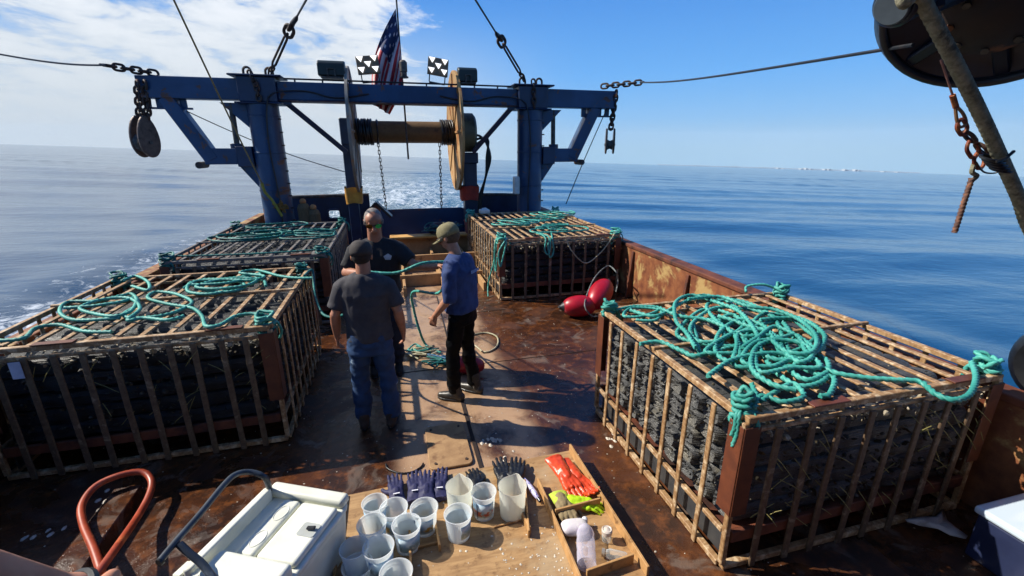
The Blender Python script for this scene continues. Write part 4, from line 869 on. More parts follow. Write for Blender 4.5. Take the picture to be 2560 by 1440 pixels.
# long hemp line from overhead to the left column
lt = thing('hemp_line', 'long pale line running down from overhead and tied round the foot of the left column', 'line', tuple(gp_(700, 520, -.4)))
a = PY(428, -14, 4.2); b = PY(655, 458, 10.6)
q = MB(); q.sweep([a.lerp(b, i / 10) - Vector((0, 0, .04 * math.sin(math.pi * i / 10))) for i in range(11)], [.007 + .007 * i / 10 for i in range(11)], 7); q.build('upper_line', HEMP, lt, smooth=True)
YR = mat_mottle('yellow_green_rope', '9c9a3e', '7b7a34', 20, .7, None, bump=0)
q = MB(); q.sweep(spline([b, PY(662, 480, 10.7), PY(680, 500, 10.8), PY(705, 540, 10.9)], .08), [.03] * 200 if False else .03, 8); q.build('lower_line', YR, lt, smooth=True)
rs_ = random.Random(8); c = PY(702, 518, 10.92); pts = [c + Vector((rs_.gauss(0, .08), rs_.uniform(-.06, .04), rs_.gauss(0, .06))) for _ in range(26)]
q = MB(); q.sweep(spline(pts, .03), .022, 6); q.build('knot', mat_mottle('brown_knot', '7a5a22', '5a431c', 20, .8, None, bump=0), lt, smooth=True)
q = MB(); a = gp_(408, 250); b = PY(870, 432, 11.9); q.sweep([a.lerp(b, i / 12) - Vector((0, 0, .12 * math.sin(math.pi * i / 12))) for i in range(13)], .011, 6); o = q.build('thin_line', WIRE, smooth=True); tag(o, 'thin line sagging from the left outrigger to the net reel', 'line')
q = MB(); a = gp_(1517, 272); b = PY(1415, 510, 10.2); q.sweep([a.lerp(b, i / 10) - Vector((.04 * math.sin(math.pi * i / 10), 0, .05 * math.sin(math.pi * i / 10))) for i in range(11)], .012, 6); o = q.build('thin_line', WIRE, smooth=True); tag(o, 'thin line running from the right outrigger down to the far right cage', 'line')
# ---------------------------------------------------------------- aft deck clutter
t_ = thing('steel_chevron', 'black steel plates forming an inverted V before the stern gate, behind the bald man', 'bracket', (-.3, 11.6, 0))
q = MB(); c = PY(940, 506, 11.6)
for s_ in (-1, 1): q.bar(c + Vector((0, 0, 0)), c + Vector((s_ * .34, -.02 * s_, -.36)), .30, .06, (-s_, 0, 0) if False else (0, 0, 1))
q.build('roof_plates', BLACK, t_)
q = MB(); q.box((c.x - .09, 11.5, 0), (c.x + .09, 11.66, c.z - .04)); q.build('post', RUSTD, t_, bevel=.01)
for i, (px, py, h_) in enumerate(((757, 505, .56), (783, 520, .42))):
    c = PY(px, py, 11.0); t_ = thing('rope_fender', ('taller' if i == 0 else 'shorter') + ' shaggy brown fender standing beside the left column', 'fender', (c.x, 11.0, c.z - h_), 'shaggy fenders')
    q = MB(); prof = [(0, 0), (.10, .01), (.13, .08)] + [(.13 + .008 * (k % 2), .08 + (h_ - .2) * k / 12) for k in range(13)] + [(.10, h_ - .05), (0, h_)]
    q.lathe(prof, 20, Matrix.Translation((c.x, 11.0, c.z - h_)), False); q.build('body', mat_mottle('shaggy_fender_%d' % i, '6f5f42', '4e4230', 20, .9, None, bump=.8, bd=.02, kind='World', stretch=(3, 3, .4)), t_, smooth=True, angle=60)
    q = MB(); q.ball((c.x, 11.0, c.z + .01), .07, 12, 8); q.build('knob', mat_mottle('fender_knob_%d' % i, 'b07c48', '8a5c34', 9, .7), t_, smooth=True)
t_ = thing('bucket', 'faded pink bucket on the deck pen beside the far right cage', 'bucket', (1.72, 10.9, .47)); c = PY(1178, 590, 10.9)
bm_ = Matrix.Translation((c.x, 10.9, .42)); q = MB(); q.lathe([(.13, 0), (.165, .34), (.18, .345), (.18, .37), (.155, .37), (.12, .02), (0, .02)], 24, bm_); q.build('pail', mat_mottle('faded_pink', '9c5a52', '84463f', 8, .6, None, bump=.05), t_, smooth=True, angle=30)
q = MB(); q.sweep([(c.x + .17 * math.cos(a), 10.9, .76 + .2 * math.sin(a)) for a in [math.pi * k / 10 for k in range(11)]], .007, 6); q.build('bail', STEEL, t_, smooth=True)
rs_ = random.Random(12); t_ = thing('rope_heap', 'heap of teal line and dark netting on the pen in front of the stern gate', 'rope heap', (1.2, 11.2, .47))
for k in range(5):
    pts = []; 
    for i in range(26): a = i * .8 + k; pts.append((1.15 + .36 * math.cos(a) * rs_.uniform(.5, 1.2) + (k - 2) * .1, 11.0 + .2 * math.sin(a) * rs_.uniform(.5, 1.2), .52 + .22 * rs_.random() * math.exp(-abs(k - 1.5) * .4) + .02 * k))
    rope('coil', pts, .014, TEALD if k % 2 else mat_mottle('heap_blue_%d' % k, '1a5a70', '124050', 12, .6, None, bump=0), t_, 6, .05)
q = MB(); q.ball((1.08, 11.05, .56), .26, 18, 10, (1.2, .8, .7)); q.build('netting', mat_mottle('netting', '2a2436', '3b2c34', 60, .9, None, bump=.8, bd=.02, kind='World'), t_, smooth=True)
q = MB(); c = PY(1212, 524, 10.0); q.box((c.x - .12, 9.9, 1.06), (c.x + .1, 10.1, 1.15)); q.add([(c.x - .1, 9.92, 1.15), (c.x + .08, 9.92, 1.15), (c.x + .02, 10.0, 1.19), (c.x - .06, 10.0, 1.18)], [(0, 1, 2, 3)]); o = q.build('white_tub', WHITE, bevel=.02, seg=2); tag(o, 'small white tub at the back corner of the far right cage', 'tub')
# ---------------------------------------------------------------- overhead power block, near the camera on the right
def nearp(px, py, y=1.5): return PY(px, py, y)
BDK = mat_mottle('block_blue_black', '0a1626', '101f33', 5, .35, '1c1714', 5, (.55, .7), .1, .004, 'World')
pbk = thing('power_block', 'big dark blue hydraulic net hauler hanging overhead at the top right', 'net hauler', tuple(nearp(2490, -30)))
c = nearp(2510, -45); dv = (EYE - c).normalized(); ax_ = (dv * 1.0 + Vector((0, 0, -.75))).normalized(); s_, u_, d_ = frame_of(ax_)
mt = Matrix(((s_.x, u_.x, d_.x, c.x), (s_.y, u_.y, d_.y, c.y), (s_.z, u_.z, d_.z, c.z), (0, 0, 0, 1)))
q = MB(); q.lathe([(.05, .10), (.30, .12), (.335, .15), (.365, .15), (.385, .12), (.385, .08), (.36, .03), (.30, -.06), (.26, -.16), (.30, -.26), (.36, -.32), (.36, -.36), (.1, -.38)], 64, mt); q.build('sheave_rim', BDK, pbk, smooth=True, angle=50)
q = MB(); ring = [mt @ Vector((.345 * math.cos(a), .345 * math.sin(a), .158)) for a in [2 * math.pi * k / 48 for k in range(49)]]; q.sweep(ring, .018, 10); q.build('rim_tube', mat_mottle('rim_rubber', '232a33', '171c24', 8, .4, None, bump=.05), pbk, smooth=True)
q = MB(); q.lathe([(.16, .10), (.17, .2), (.12, .24), (.05, .26), (0, .26)], 24, mt); q.build('hub', mat_mottle('rusty_hub', '2b1d18', '17171c', 7, .7, '6a4424', 6, (.6, .7), .3, .004, 'World'), pbk, smooth=True, angle=40)
for k in range(6):
    a = k * math.pi / 3 + .3; q = MB(); q.bar(mt @ Vector((.15 * math.cos(a), .15 * math.sin(a), .14)), mt @ Vector((.33 * math.cos(a), .33 * math.sin(a), .13)), .05, .03, ax_); q.build('spoke', BDK, pbk, bevel=.006)
for k in range(8):
    a = k * math.pi / 4; q = MB(); q.cyl(mt @ Vector((.12 * math.cos(a), .12 * math.sin(a), .2)), mt @ Vector((.12 * math.cos(a), .12 * math.sin(a), .25)), .014, n=6); q.build('bolt', STEEL, pbk)
c2 = nearp(2243, 10, 1.42); d2 = Vector((.75, .1, .35)).normalized(); q = MB(); q.cyl(c2 - d2 * .02, c2 + d2 * .16, .075, n=28); q.build('motor', BDK, pbk, smooth=True, bevel=.008)
q = MB(); q.cyl(c2 - d2 * .035, c2 - d2 * .0205, .06, n=28); q.build('motor_cap', mat_mottle('cap_grey', '48535c', '39434c', 8, .45, None, bump=.05), pbk, smooth=True, bevel=.004)
q = MB(); a_ = nearp(2243, 42, 1.40); q.cyl(a_, a_ + d2 * .03, .016, n=6); q.build('bolt', STEEL, pbk)
q = MB(); q.bar(c2 + d2 * .1, c + Vector((-.1, 0, .05)), .16, .16); q.bar(c + Vector((0, 0, .1)), c + Vector((.1, .1, .9)), .14, .14); q.build('hanger_arm', BDK, pbk, bevel=.02); q = MB(); q.bar(c + Vector((.1, .1, .92)), Vector((2.2, -1.0, 5.62)), .18, .22); q.build('boom', BDK, pbk, bevel=.02)
BR = mat_mottle('braided_rope', '8d8a74', '6a6952', 45, .85, '46463a', 20, (.5, .7), .6, .006, 'World')
V_ = Vector
brr = thing('hauling_rope', 'thick grey green braided rope crossing the top right corner', 'rope', tuple(nearp(2450, 300, 1.35)))
q = MB(); q.sweep(spline([V_((1.62, 1.42, 4.1)), nearp(2262, -75, 1.36), nearp(2305, 0, 1.35), nearp(2440, 262, 1.33), nearp(2540, 480, 1.31), nearp(2600, 620, 1.3), V_((3.55, 1.24, 1.4)), V_((3.86, 1.2, .93))], .006), .0235, 16, lambda t: .88 + .16 * abs(math.cos(2 * t)), 60); q.build('rope', BR, brr, smooth=True, angle=80)
q = MB(); 
for k in range(5):
    p = nearp(2478 + k * 6, 395 + k * 7, 1.325); rg = [p + (RT * math.cos(a) + Vector((0, .9, .35)) * math.sin(a)) * .031 for a in [2 * math.pi * i / 12 for i in range(13)]]; q.sweep(rg, .006, 6)
q.sweep([nearp(2490, 405, 1.29), nearp(2515, 395, 1.28), nearp(2535, 378, 1.28)], .006, 6); q.build('cable_tie', BLACK, brr, smooth=True)
tk = thing('tackle', 'rusty shackles and thimble on a thin line with a frayed rope tail below', 'tackle', tuple(nearp(2430, 340, 1.4)))
RST = mat_mottle('orange_rust', '7a3418', '4a2014', 20, .7, 'a8642c', 18, (.5, .65), .3, .002, 'World')
q = MB(); q.sweep([nearp(2352, 150, 1.4), nearp(2384, 245, 1.4)], .004, 6); q.build('thin_line', mat_mottle('pinkish_line', 'a87a70', '8a6258', 20, .7, None, bump=0), tk, smooth=True)
q = MB(); q.sweep([nearp(2381, 238, 1.4), nearp(2390, 268, 1.4)], .010, 8); q.build('ferrule', RST, tk, smooth=True)
q = MB(); q.sweep(spline([nearp(2388, 264, 1.4), nearp(2392, 300, 1.4), nearp(2400, 318, 1.4), nearp(2415, 308, 1.4), nearp(2408, 285, 1.4), nearp(2390, 265, 1.4)], .005), .006, 7); q.build('thimble', mat_mottle('thimble', '8f6a44', '6b5036', 20, .6), tk, smooth=True)
dd = (nearp(2480, 420, 1.4) - nearp(2400, 300, 1.4)).normalized()
for k, (px, py, L_, W_, rot) in enumerate(((2405, 318, .07, .045, 0), (2424, 342, .065, .045, 1), (2432, 372, .085, .055, 0), (2455, 372, .07, .05, 1), (2448, 402, .075, .05, 0))):
    q = MB(); q.link(nearp(px, py, 1.4), dd, (dd.cross(FW) if rot == 0 else (FW + dd.cross(FW) * .5)), L_, W_, .008); q.build('shackle', RST if k % 2 == 0 else DARKST, tk, smooth=True)
q = MB(); q.sweep(spline([nearp(2436, 408, 1.4), nearp(2430, 430, 1.4), nearp(2442, 440, 1.4), nearp(2428, 452, 1.4)], .005), .009, 8); q.build('knot', BR, tk, smooth=True)
q = MB(); q.sweep(spline([nearp(2430, 445, 1.4), nearp(2412, 500, 1.4), nearp(2398, 545, 1.4), nearp(2386, 582, 1.4)], .004), .0115, 10, lobe, 130); q.build('frayed_tail', mat_mottle('frayed', '4c3a36', '6b4c40', 40, .9, 'a06a48', 20, (.55, .7), .5, .004, 'World'), tk, smooth=True, angle=80)
q = MB(); q.sweep(spline([nearp(2440, 405, 1.38), nearp(2460, 430, 1.38), nearp(2490, 432, 1.36), nearp(2505, 420, 1.34)], .005), .0035, 6); q.build('tie_wire', BLACK, tk, smooth=True)
# far coast; distance haze is put into the coast and building colours
CO = mat_mottle('hazed_buildings', 'b4bcc2', 'a2abb2', 1, .9, None, bump=0); 
cz = lambda x, y: sea_z(x, y)
rs_ = random.Random(4)
lowc = MB(); D = 7000
pts = []
for i in range(61):
    az_ = R(32 + i * .40); pts.append((D * math.sin(az_), D * math.cos(az_)))
for i, (x, y) in enumerate(pts):
    hh = 1 + 8 * math.sin(math.pi * i / 60) * (.5 + .5 * math.sin(i * .7)) * (.6 + .4 * math.sin(i * 1.9)); z0_ = cz(x, y) - 30; lowc.v += [(x, y, z0_), (x, y, z0_ + 30 + hh), (x * 1.05, y * 1.05, z0_ + 30 + hh), (x * 1.05, y * 1.05, z0_)]
    if i: o = i * 4; lowc.f += [(o - 4, o, o + 1, o - 3), (o - 3, o + 1, o + 2, o - 2), (o - 2, o + 2, o + 3, o - 1)]
o = lowc.build('coast', mat_mottle('hazed_coast', '7d90a0', '788c9c', .01, .95, None, bump=0, kind='World')); tag(o, kind='structure')
first = None
for k, (px, w_, h_) in enumerate(((1945, 34, 20), (1957, 20, 14), (2003, 40, 24), (2014, 24, 34), (2026, 30, 20), (2062, 34, 26), (2072, 40, 30), (2112, 30, 34), (2138, 26, 36), (2146, 22, 28), (2210, 34, 18), (2245, 28, 14))):
    r_ = ray(px, 420); dx, dy = r_.x / math.hypot(r_.x, r_.y), r_.y / math.hypot(r_.x, r_.y); x, y = dx * 6900, dy * 6900; zz = cz(x, y)
    q = MB(); W2 = w_ * .55; H2 = h_ * .5
    q.box((x - W2, y - 20, zz - 10), (x + W2, y + 20, zz + H2)); q.box((x - W2 * .5, y - 30, zz + H2 + .1), (x + W2 * .2, y + 30, zz + H2 * 1.25)); q.box((x + W2 + 1, y - 30, zz - 10), (x + W2 * 1.9, y + 30, zz + H2 * .55))
    o = q.build('distant_building', CO); tag(o, 'tiny pale building on the far coastline at the right horizon', 'building', 'tiny buildings on the far coastline')
# ---------------------------------------------------------------- people
V = Vector
def capsule(q, p0, p1, r0, r1, n=14):
    p0 = V(p0); p1 = V(p1); d = p1 - p0; L_ = d.length
    if L_ < 1e-6: d = V((0, 0, 1)); 
    d = d.normalized(); pts = []; rad = []
    for k in range(5): a = math.pi / 2 * k / 4; pts.append(p0 - d * r0 * math.cos(a)); rad.append(max(r0 * math.sin(a), 1e-4))
    for k in range(5): a = math.pi / 2 * k / 4; pts.append(p1 + d * r1 * math.sin(a)); rad.append(max(r1 * math.cos(a), 1e-4))
    q.sweep(pts, rad, n)
def limb(q, pts, rads, n=16):
    for i in range(len(pts) - 1): capsule(q, pts[i], pts[i + 1], rads[i], rads[i + 1], n)
def loft(q, secs, n=28, pw=2.4):           # secs: (centre, rx, ry, rot) stacked ellipse-like sections
    o = len(q.v)
    for c, rx, ry, yaw in secs:
        for j in range(n):
            a = 2 * math.pi * j / n; cs, sn = math.cos(a), math.sin(a); k = (abs(cs) ** pw + abs(sn) ** pw) ** (-1 / pw)
            x, y = cs * k * rx, sn * k * ry; q.v.append((c[0] + x * math.cos(yaw) - y * math.sin(yaw), c[1] + x * math.sin(yaw) + y * math.cos(yaw), c[2]))
    m_ = len(secs)
    for i in range(m_ - 1): q.f += [(o + i * n + j, o + i * n + (j + 1) % n, o + (i + 1) * n + (j + 1) % n, o + (i + 1) * n + j) for j in range(n)]
    q.f += [tuple(o + j for j in range(n - 1, -1, -1)), tuple(o + (m_ - 1) * n + j for j in range(n))]
def hand(q, w, d, nrm, thumb, curl=.5, s=1.0):     # wrist, pointing direction, palm normal, thumb side
    w = V(w); d = V(d).normalized(); nrm = V(nrm); nrm = (nrm - d * nrm.dot(d)).normalized(); t = V(thumb); t = (t - d * t.dot(d) - nrm * t.dot(nrm)).normalized()
    capsule(q, w - d * .01, w + d * .03 * s, .026 * s, .024 * s, 10)
    for k in (-1, -.33, .33, 1): capsule(q, w + d * .015 * s + t * k * .014 * s, w + d * .085 * s + t * k * .028 * s, .017 * s, .013 * s, 10)
    for k, L_, r_ in ((1, .070, .0088), (.33, .078, .009), (-.33, .072, .0086), (-1, .056, .0078)):
        p = w + d * .09 * s + t * k * .028 * s; dd = (d + t * k * .06).normalized(); a = curl * (.55 + .12 * (1 - k))
        for seg, f_ in enumerate((.45, .30, .25)):
            dd = (dd * math.cos(a) + nrm * math.sin(a)).normalized(); p2 = p + dd * L_ * f_ * s
            capsule(q, p, p2, r_ * s * (1 - .08 * seg), r_ * s * (.92 - .08 * seg), 8); p = p2; a = curl * (.9 if seg == 0 else .6)
    p = w + d * .03 * s + t * .026 * s; dd = (d * .7 + t * .75 + nrm * .25).normalized()
    for f_, r_ in ((.036, .0115), (.028, .0098)):
        p2 = p + dd * f_ * s; capsule(q, p, p2, r_ * s, r_ * .9 * s, 8); p = p2; dd = (dd + nrm * curl * .8 + d * .3 - t * .2).normalized()
def fuse(q, name, mat, parent, voxel, M_, smooth_it=6, wrinkle=0.0, wscale=9.0, seed=0, stretch=(1, 1, 1), kids=None):
    qq = MB(); qq.v = [tuple(M_ @ V(p)) for p in q.v]; qq.f = q.f
    o = qq.build(name, mat, parent, smooth=True)
    rm = o.modifiers.new('r', 'REMESH'); rm.mode = 'VOXEL'; rm.voxel_size = voxel; rm.use_smooth_shade = True
    sm_ = o.modifiers.new('s', 'SMOOTH'); sm_.iterations = smooth_it; sm_.factor = .5
    dg = bpy.context.evaluated_depsgraph_get(); me = bpy.data.meshes.new_from_object(o.evaluated_get(dg)); o.modifiers.clear(); me.name = name
    me.polygons.foreach_set('use_smooth', [True] * len(me.polygons))
    if wrinkle:
        nrm = [v.normal.copy() for v in me.vertices]
        for v, n_ in zip(me.vertices, nrm):
            p = V((v.co.x * stretch[0], v.co.y * stretch[1], v.co.z * stretch[2])) * wscale + V((seed, seed * 2, 0))
            f_ = mnoise.noise(p) + .5 * abs(mnoise.noise(p * 1.9 + V((3, 1, 2)))); v.co += n_ * (f_ * wrinkle)
    if not me.materials: me.materials.append(mat)
    o.data = me; return o
def cloth(name, a, b, sc=14, rough=.85):
    return mat_mottle(name, a, b, sc, rough, None, bump=.25, bd=.004)
def skinmat(name, a, b):
    m = NT(name); co = m.co('Object'); n = m.noise(co, 14, 4, .6); m.p(base=m.mix(m.ramp(n, .3, .7), a, b), rough=.5, sss=.08, spec=.4); m.b.inputs['Subsurface Radius'].default_value = (.02, .008, .004); m.bump(m.noise(co, 120, 2, .5), .08, .001); return m.m
SKIN1 = skinmat('tanned_skin', 'a9765c', '95624b'); SKIN2 = skinmat('fair_skin', 'b58468', 'a06e56')
def pose_mat(loc, face): # local +y is facing direction
    f = V((face[0], face[1], 0)).normalized(); r = V((f.y, -f.x, 0)); return Matrix(((r.x, f.x, 0, loc[0]), (r.y, f.y, 0, loc[1]), (0, 0, 1, loc[2] if len(loc) > 2 else 0), (0, 0, 0, 1)))
def head(q, c, H_, s=1.0):                # c: centre of the skull; H_: 3x3 rotation of the head
    E_ = lambda p: tuple(V(c) + H_ @ (V(p) * s))
    def ell(p, r, sq):
        n0 = len(q.v); q.ball((0, 0, 0), r * s, 20, 14, sq); q.v[n0:] = [tuple(V(c) + H_ @ (V(v) + V(p) * s)) for v in q.v[n0:]]
    ell((0, -.012, .022), .1, (.80, .98, .95)); ell((0, .022, -.03), .08, (.80, .82, 1.15)); ell((0, .045, -.085), .045, (.95, .8, .62)); ell((0, .02, .04), .085, (.86, .9, .75))
    capsule(q, E_((0, .092, .005)), E_((0, .112, -.032)), .009 * s, .014 * s, 10)
    capsule(q, E_((-.012, .103, -.036)), E_((.012, .103, -.036)), .009 * s, .009 * s, 8)
    capsule(q, E_((-.036, .086, .018)), E_((.036, .086, .018)), .012 * s, .012 * s, 8)     # brow
    capsule(q, E_((-.02, .088, -.062)), E_((.02, .088, -.062)), .0075 * s, .0075 * s, 8); capsule(q, E_((-.017, .085, -.074)), E_((.017, .085, -.074)), .0075 * s, .0075 * s, 8)
    for k in (-1, 1):
        ell((k * .082, -.005, -.012), .03, (.28, .62, 1.0)); capsule(q, E_((k * .088, -.012, .01)), E_((k * .084, .006, -.028)), .007 * s, .006 * s, 8)
def rotm(pitch=0, yaw=0, roll=0): return (Matrix.Rotation(yaw, 3, 'Z') @ Matrix.Rotation(pitch, 3, 'X') @ Matrix.Rotation(roll, 3, 'Y'))
def garment_tee(name, mat, parent, M_, sh, sleeves, hem, seed, fat=1.0, zs=1.0, back=0.0):
    q = MB()
    z = lambda v: v * zs
    loft(q, [((0, 0, hem), .185 * fat, .135 * fat, 0), ((0, .0, z(1.05)), .172 * fat, .128 * fat, 0), ((0, .0, z(1.18)), .185 * fat, .13 * fat, 0), ((0, back * .5, z(1.31)), .20 * fat, .132 * fat, 0),
             ((0, back, z(1.40)), .19, .115, 0), ((0, back, z(1.455)), .13, .085, 0), ((0, back + .005, z(1.48)), .075, .068, 0)])
    for (a, b, c, r0, r1, r2_) in sleeves:
        q.sweep(spline([a, b, c], .03), [r0 + (r2_ - r0) * (i / 200) for i in range(0)] or r0, 18) if False else None
        n_ = 9; P = [V(a).lerp(V(b), i / 4) for i in range(5)] + [V(b).lerp(V(c), i / 4) for i in range(1, 5)]; rr_ = [r0 + (r1 - r0) * i / 4 for i in range(5)] + [r1 + (r2_ - r1) * i / 4 for i in range(1, 5)]
        q.sweep(P, rr_, 18)
    return fuse(q, name, mat, parent, .010, M_, 7, .014, 8.5, seed, (1, 1, .7))
def legs(name, mat, parent, M_, hips, feet, seed, z_top, knee_f=.03, fat=1.0, wr=.011, r_ank=.062):
    q = MB(); loft(q, [((0, -.005, z_top), .162 * fat, .118 * fat, 0), ((0, -.012, z_top - .12), .178 * fat, .13 * fat, 0), ((0, -.008, z_top - .22), .172 * fat, .122 * fat, 0)])
    for k, f_ in zip((-1, 1), feet):
        hp = V((k * .09 * fat, 0, z_top - .16)); an = V((f_[0], f_[1], .1)); kn = hp.lerp(an, .5) + V((k * .01, knee_f, .02))
        P = [hp.lerp(kn, i / 5) for i in range(6)] + [kn.lerp(an, i / 6) for i in range(1, 7)]; rr_ = [.098 * fat - .028 * fat * i / 5 for i in range(6)] + [.07 * fat + .006 * math.sin(math.pi * i / 6) - (.07 * fat - r_ank) * i / 6 for i in range(1, 7)]
        q.sweep(P, rr_, 18)
    return fuse(q, name, mat, parent, .010, M_, 3, wr * 1.5, 9.0, seed, (.8, .8, 1.5))
def shoe(name, mat, sole, parent, M_, foot, yaw, high=.12, hr=.055):
    q = MB(); c = V((foot[0], foot[1], 0)); f = V((-math.sin(yaw), math.cos(yaw), 0)); u = V((0, 0, 1))
    capsule(q, c - f * .07 + u * .05, c + f * .05 + u * .052, .043, .045); capsule(q, c + f * .05 + u * .05, c + f * .15 + u * .038, .046, .036); capsule(q, c - f * .045 + u * .06, c - f * (.03 if high < .15 else .0) + u * high, .045, hr)
    o = fuse(q, name, mat, parent, .01, M_, 3)
    q = MB(); pr = []
    for a in range(20):
        t_ = 2 * math.pi * a / 20; x = math.sin(t_) * (.046 if math.cos(t_) < 0 else .050); y = math.cos(t_) * .148 + .04; pr.append((x, y))
    m2 = M_ @ Matrix.Translation(c) @ Matrix.Rotation(yaw, 4, 'Z'); q.prism(pr, m2 @ Matrix.Translation((0, 0, .003)), .024); q.build('sole', sole, o, bevel=.004)
    return o
def cap_hat(mat, parent, M_, c, H_, s, brim_dir=1):
    q = MB(); n0 = 0; prof = [(.0915, -.008), (.0945, .02), (.090, .055), (.07, .09), (.04, .107), (0, .112)]
    mh = M_ @ Matrix.Translation(c) @ H_.to_4x4() @ Matrix.Translation(V((0, -.010, .012)) * s) @ Matrix.Diagonal((.92 * s, 1.12 * s, 1.0 * s, 1))
    q.lathe(prof, 28, mh, False); o = q.build('cap', mat, parent, smooth=True, angle=80); sd_ = o.modifiers.new('t', 'SOLIDIFY'); sd_.thickness = .004
    q = MB(); vs = []; n_ = 14
    for i in range(n_ + 1):
        a = math.pi * (.12 + .76 * i / n_); x, y = math.cos(a), math.sin(a)
        vs += [(x * .088, y * .092 * brim_dir, -.004), (x * .082, y * .092 * brim_dir + brim_dir * .072 * max(0.0, math.sin((a - .377) / 2.387 * math.pi)) ** .6, -.018 - .01 * abs(x))]
    q.add(vs, [(2 * i, 2 * i + 1, 2 * i + 3, 2 * i + 2) for i in range(n_)], mh); b = q.build('brim', mat, o, smooth=True); sd_ = b.modifiers.new('t', 'SOLIDIFY'); sd_.thickness = .004
    q = MB(); q.ball((0, 0, .113), .008, 8, 6); q.v = [tuple(mh @ V(v)) for v in q.v]; q.build('button', mat, o, smooth=True); return o
# --- man with his back to the camera
def near_man():
    t_ = thing('person', 'man in dark grey t-shirt, jeans and cap standing with his back to the camera', 'person', (-.30, 3.84, 0), 'crew on deck')
    M_ = pose_mat((-.29, 3.82), (.06, 1)) @ Matrix.Scale(.985, 4); hc = V((-.005, .03, 1.625)); H_ = rotm(R(-10))
    q = MB(); head(q, hc, H_, 1.0); limb(q, [(0, -.005, 1.40), (0, .015, 1.56)], [.066, .060]); loft(q, [((0, 0, .95), .13, .09, 0), ((0, 0, 1.28), .14, .09, 0), ((0, 0, 1.38), .09, .07, 0)])
    for k in (-1, 1):
        sh, el, wr = V((k * .19, 0, 1.40)), V((k * .262, -.03, 1.13)), V((k * .285, .06, .90))
        limb(q, [(k * .08, 0, 1.34), sh - V((k * .02, 0, .05)), el], [.05, .042, .041]); limb(q, [el, el.lerp(wr, .35), wr], [.043, .045, .028]); hand(q, wr, (k * .05, .25, -1), (-k, .1, 0), (0, 1, 0), .75)
    fuse(q, 'body', SKIN1, t_, .0068, M_, 2)
    garment_tee('t_shirt', cloth('charcoal_tee', '3c3a3e', '302f34'), t_, M_, None, [((k * .11, 0, 1.385), (k * .19, 0, 1.355), (k * .252, -.025, 1.185), .075, .076, .070) for k in (-1, 1)], .885, 3, 1.08)
    J = mat_mottle('worn_jeans', '1f3f66', '16304f', 9, .8, '8fa3b4', 7, (.64, .70), .3, .004, 'World'); f_ = [(-.125, .0), (.13, -.02)]
    legs('jeans', J, t_, M_, None, f_, 4, .98, fat=1.06, r_ank=.072)
    for i, p in enumerate(f_): shoe('boot', cloth('brown_boot', '4a3626', '35261a'), BLACK, t_, M_, p, R(8 if i == 0 else -8))
    q = MB(); cc = M_ @ hc; q.ball((0, 0, 0), .1, 20, 12, (.835, 1.0, .93)); q.v = [tuple(M_ @ (hc + H_ @ (V(v) + V((0, -.017, .012))))) for v in q.v if True]
    q.f = [f for f in q.f if all((H_.inverted() @ (M_.inverted() @ V(q.v[i]) - hc)).y < .05 for i in f)]
    q.build('hair', cloth('short_dark_hair', '2c211b', '1d1612', 60), t_, smooth=True)
    cap_hat(cloth('dark_brown_cap', '37312f', '2a2625'), t_, M_, hc, H_, 1.08, 1)
near_man()
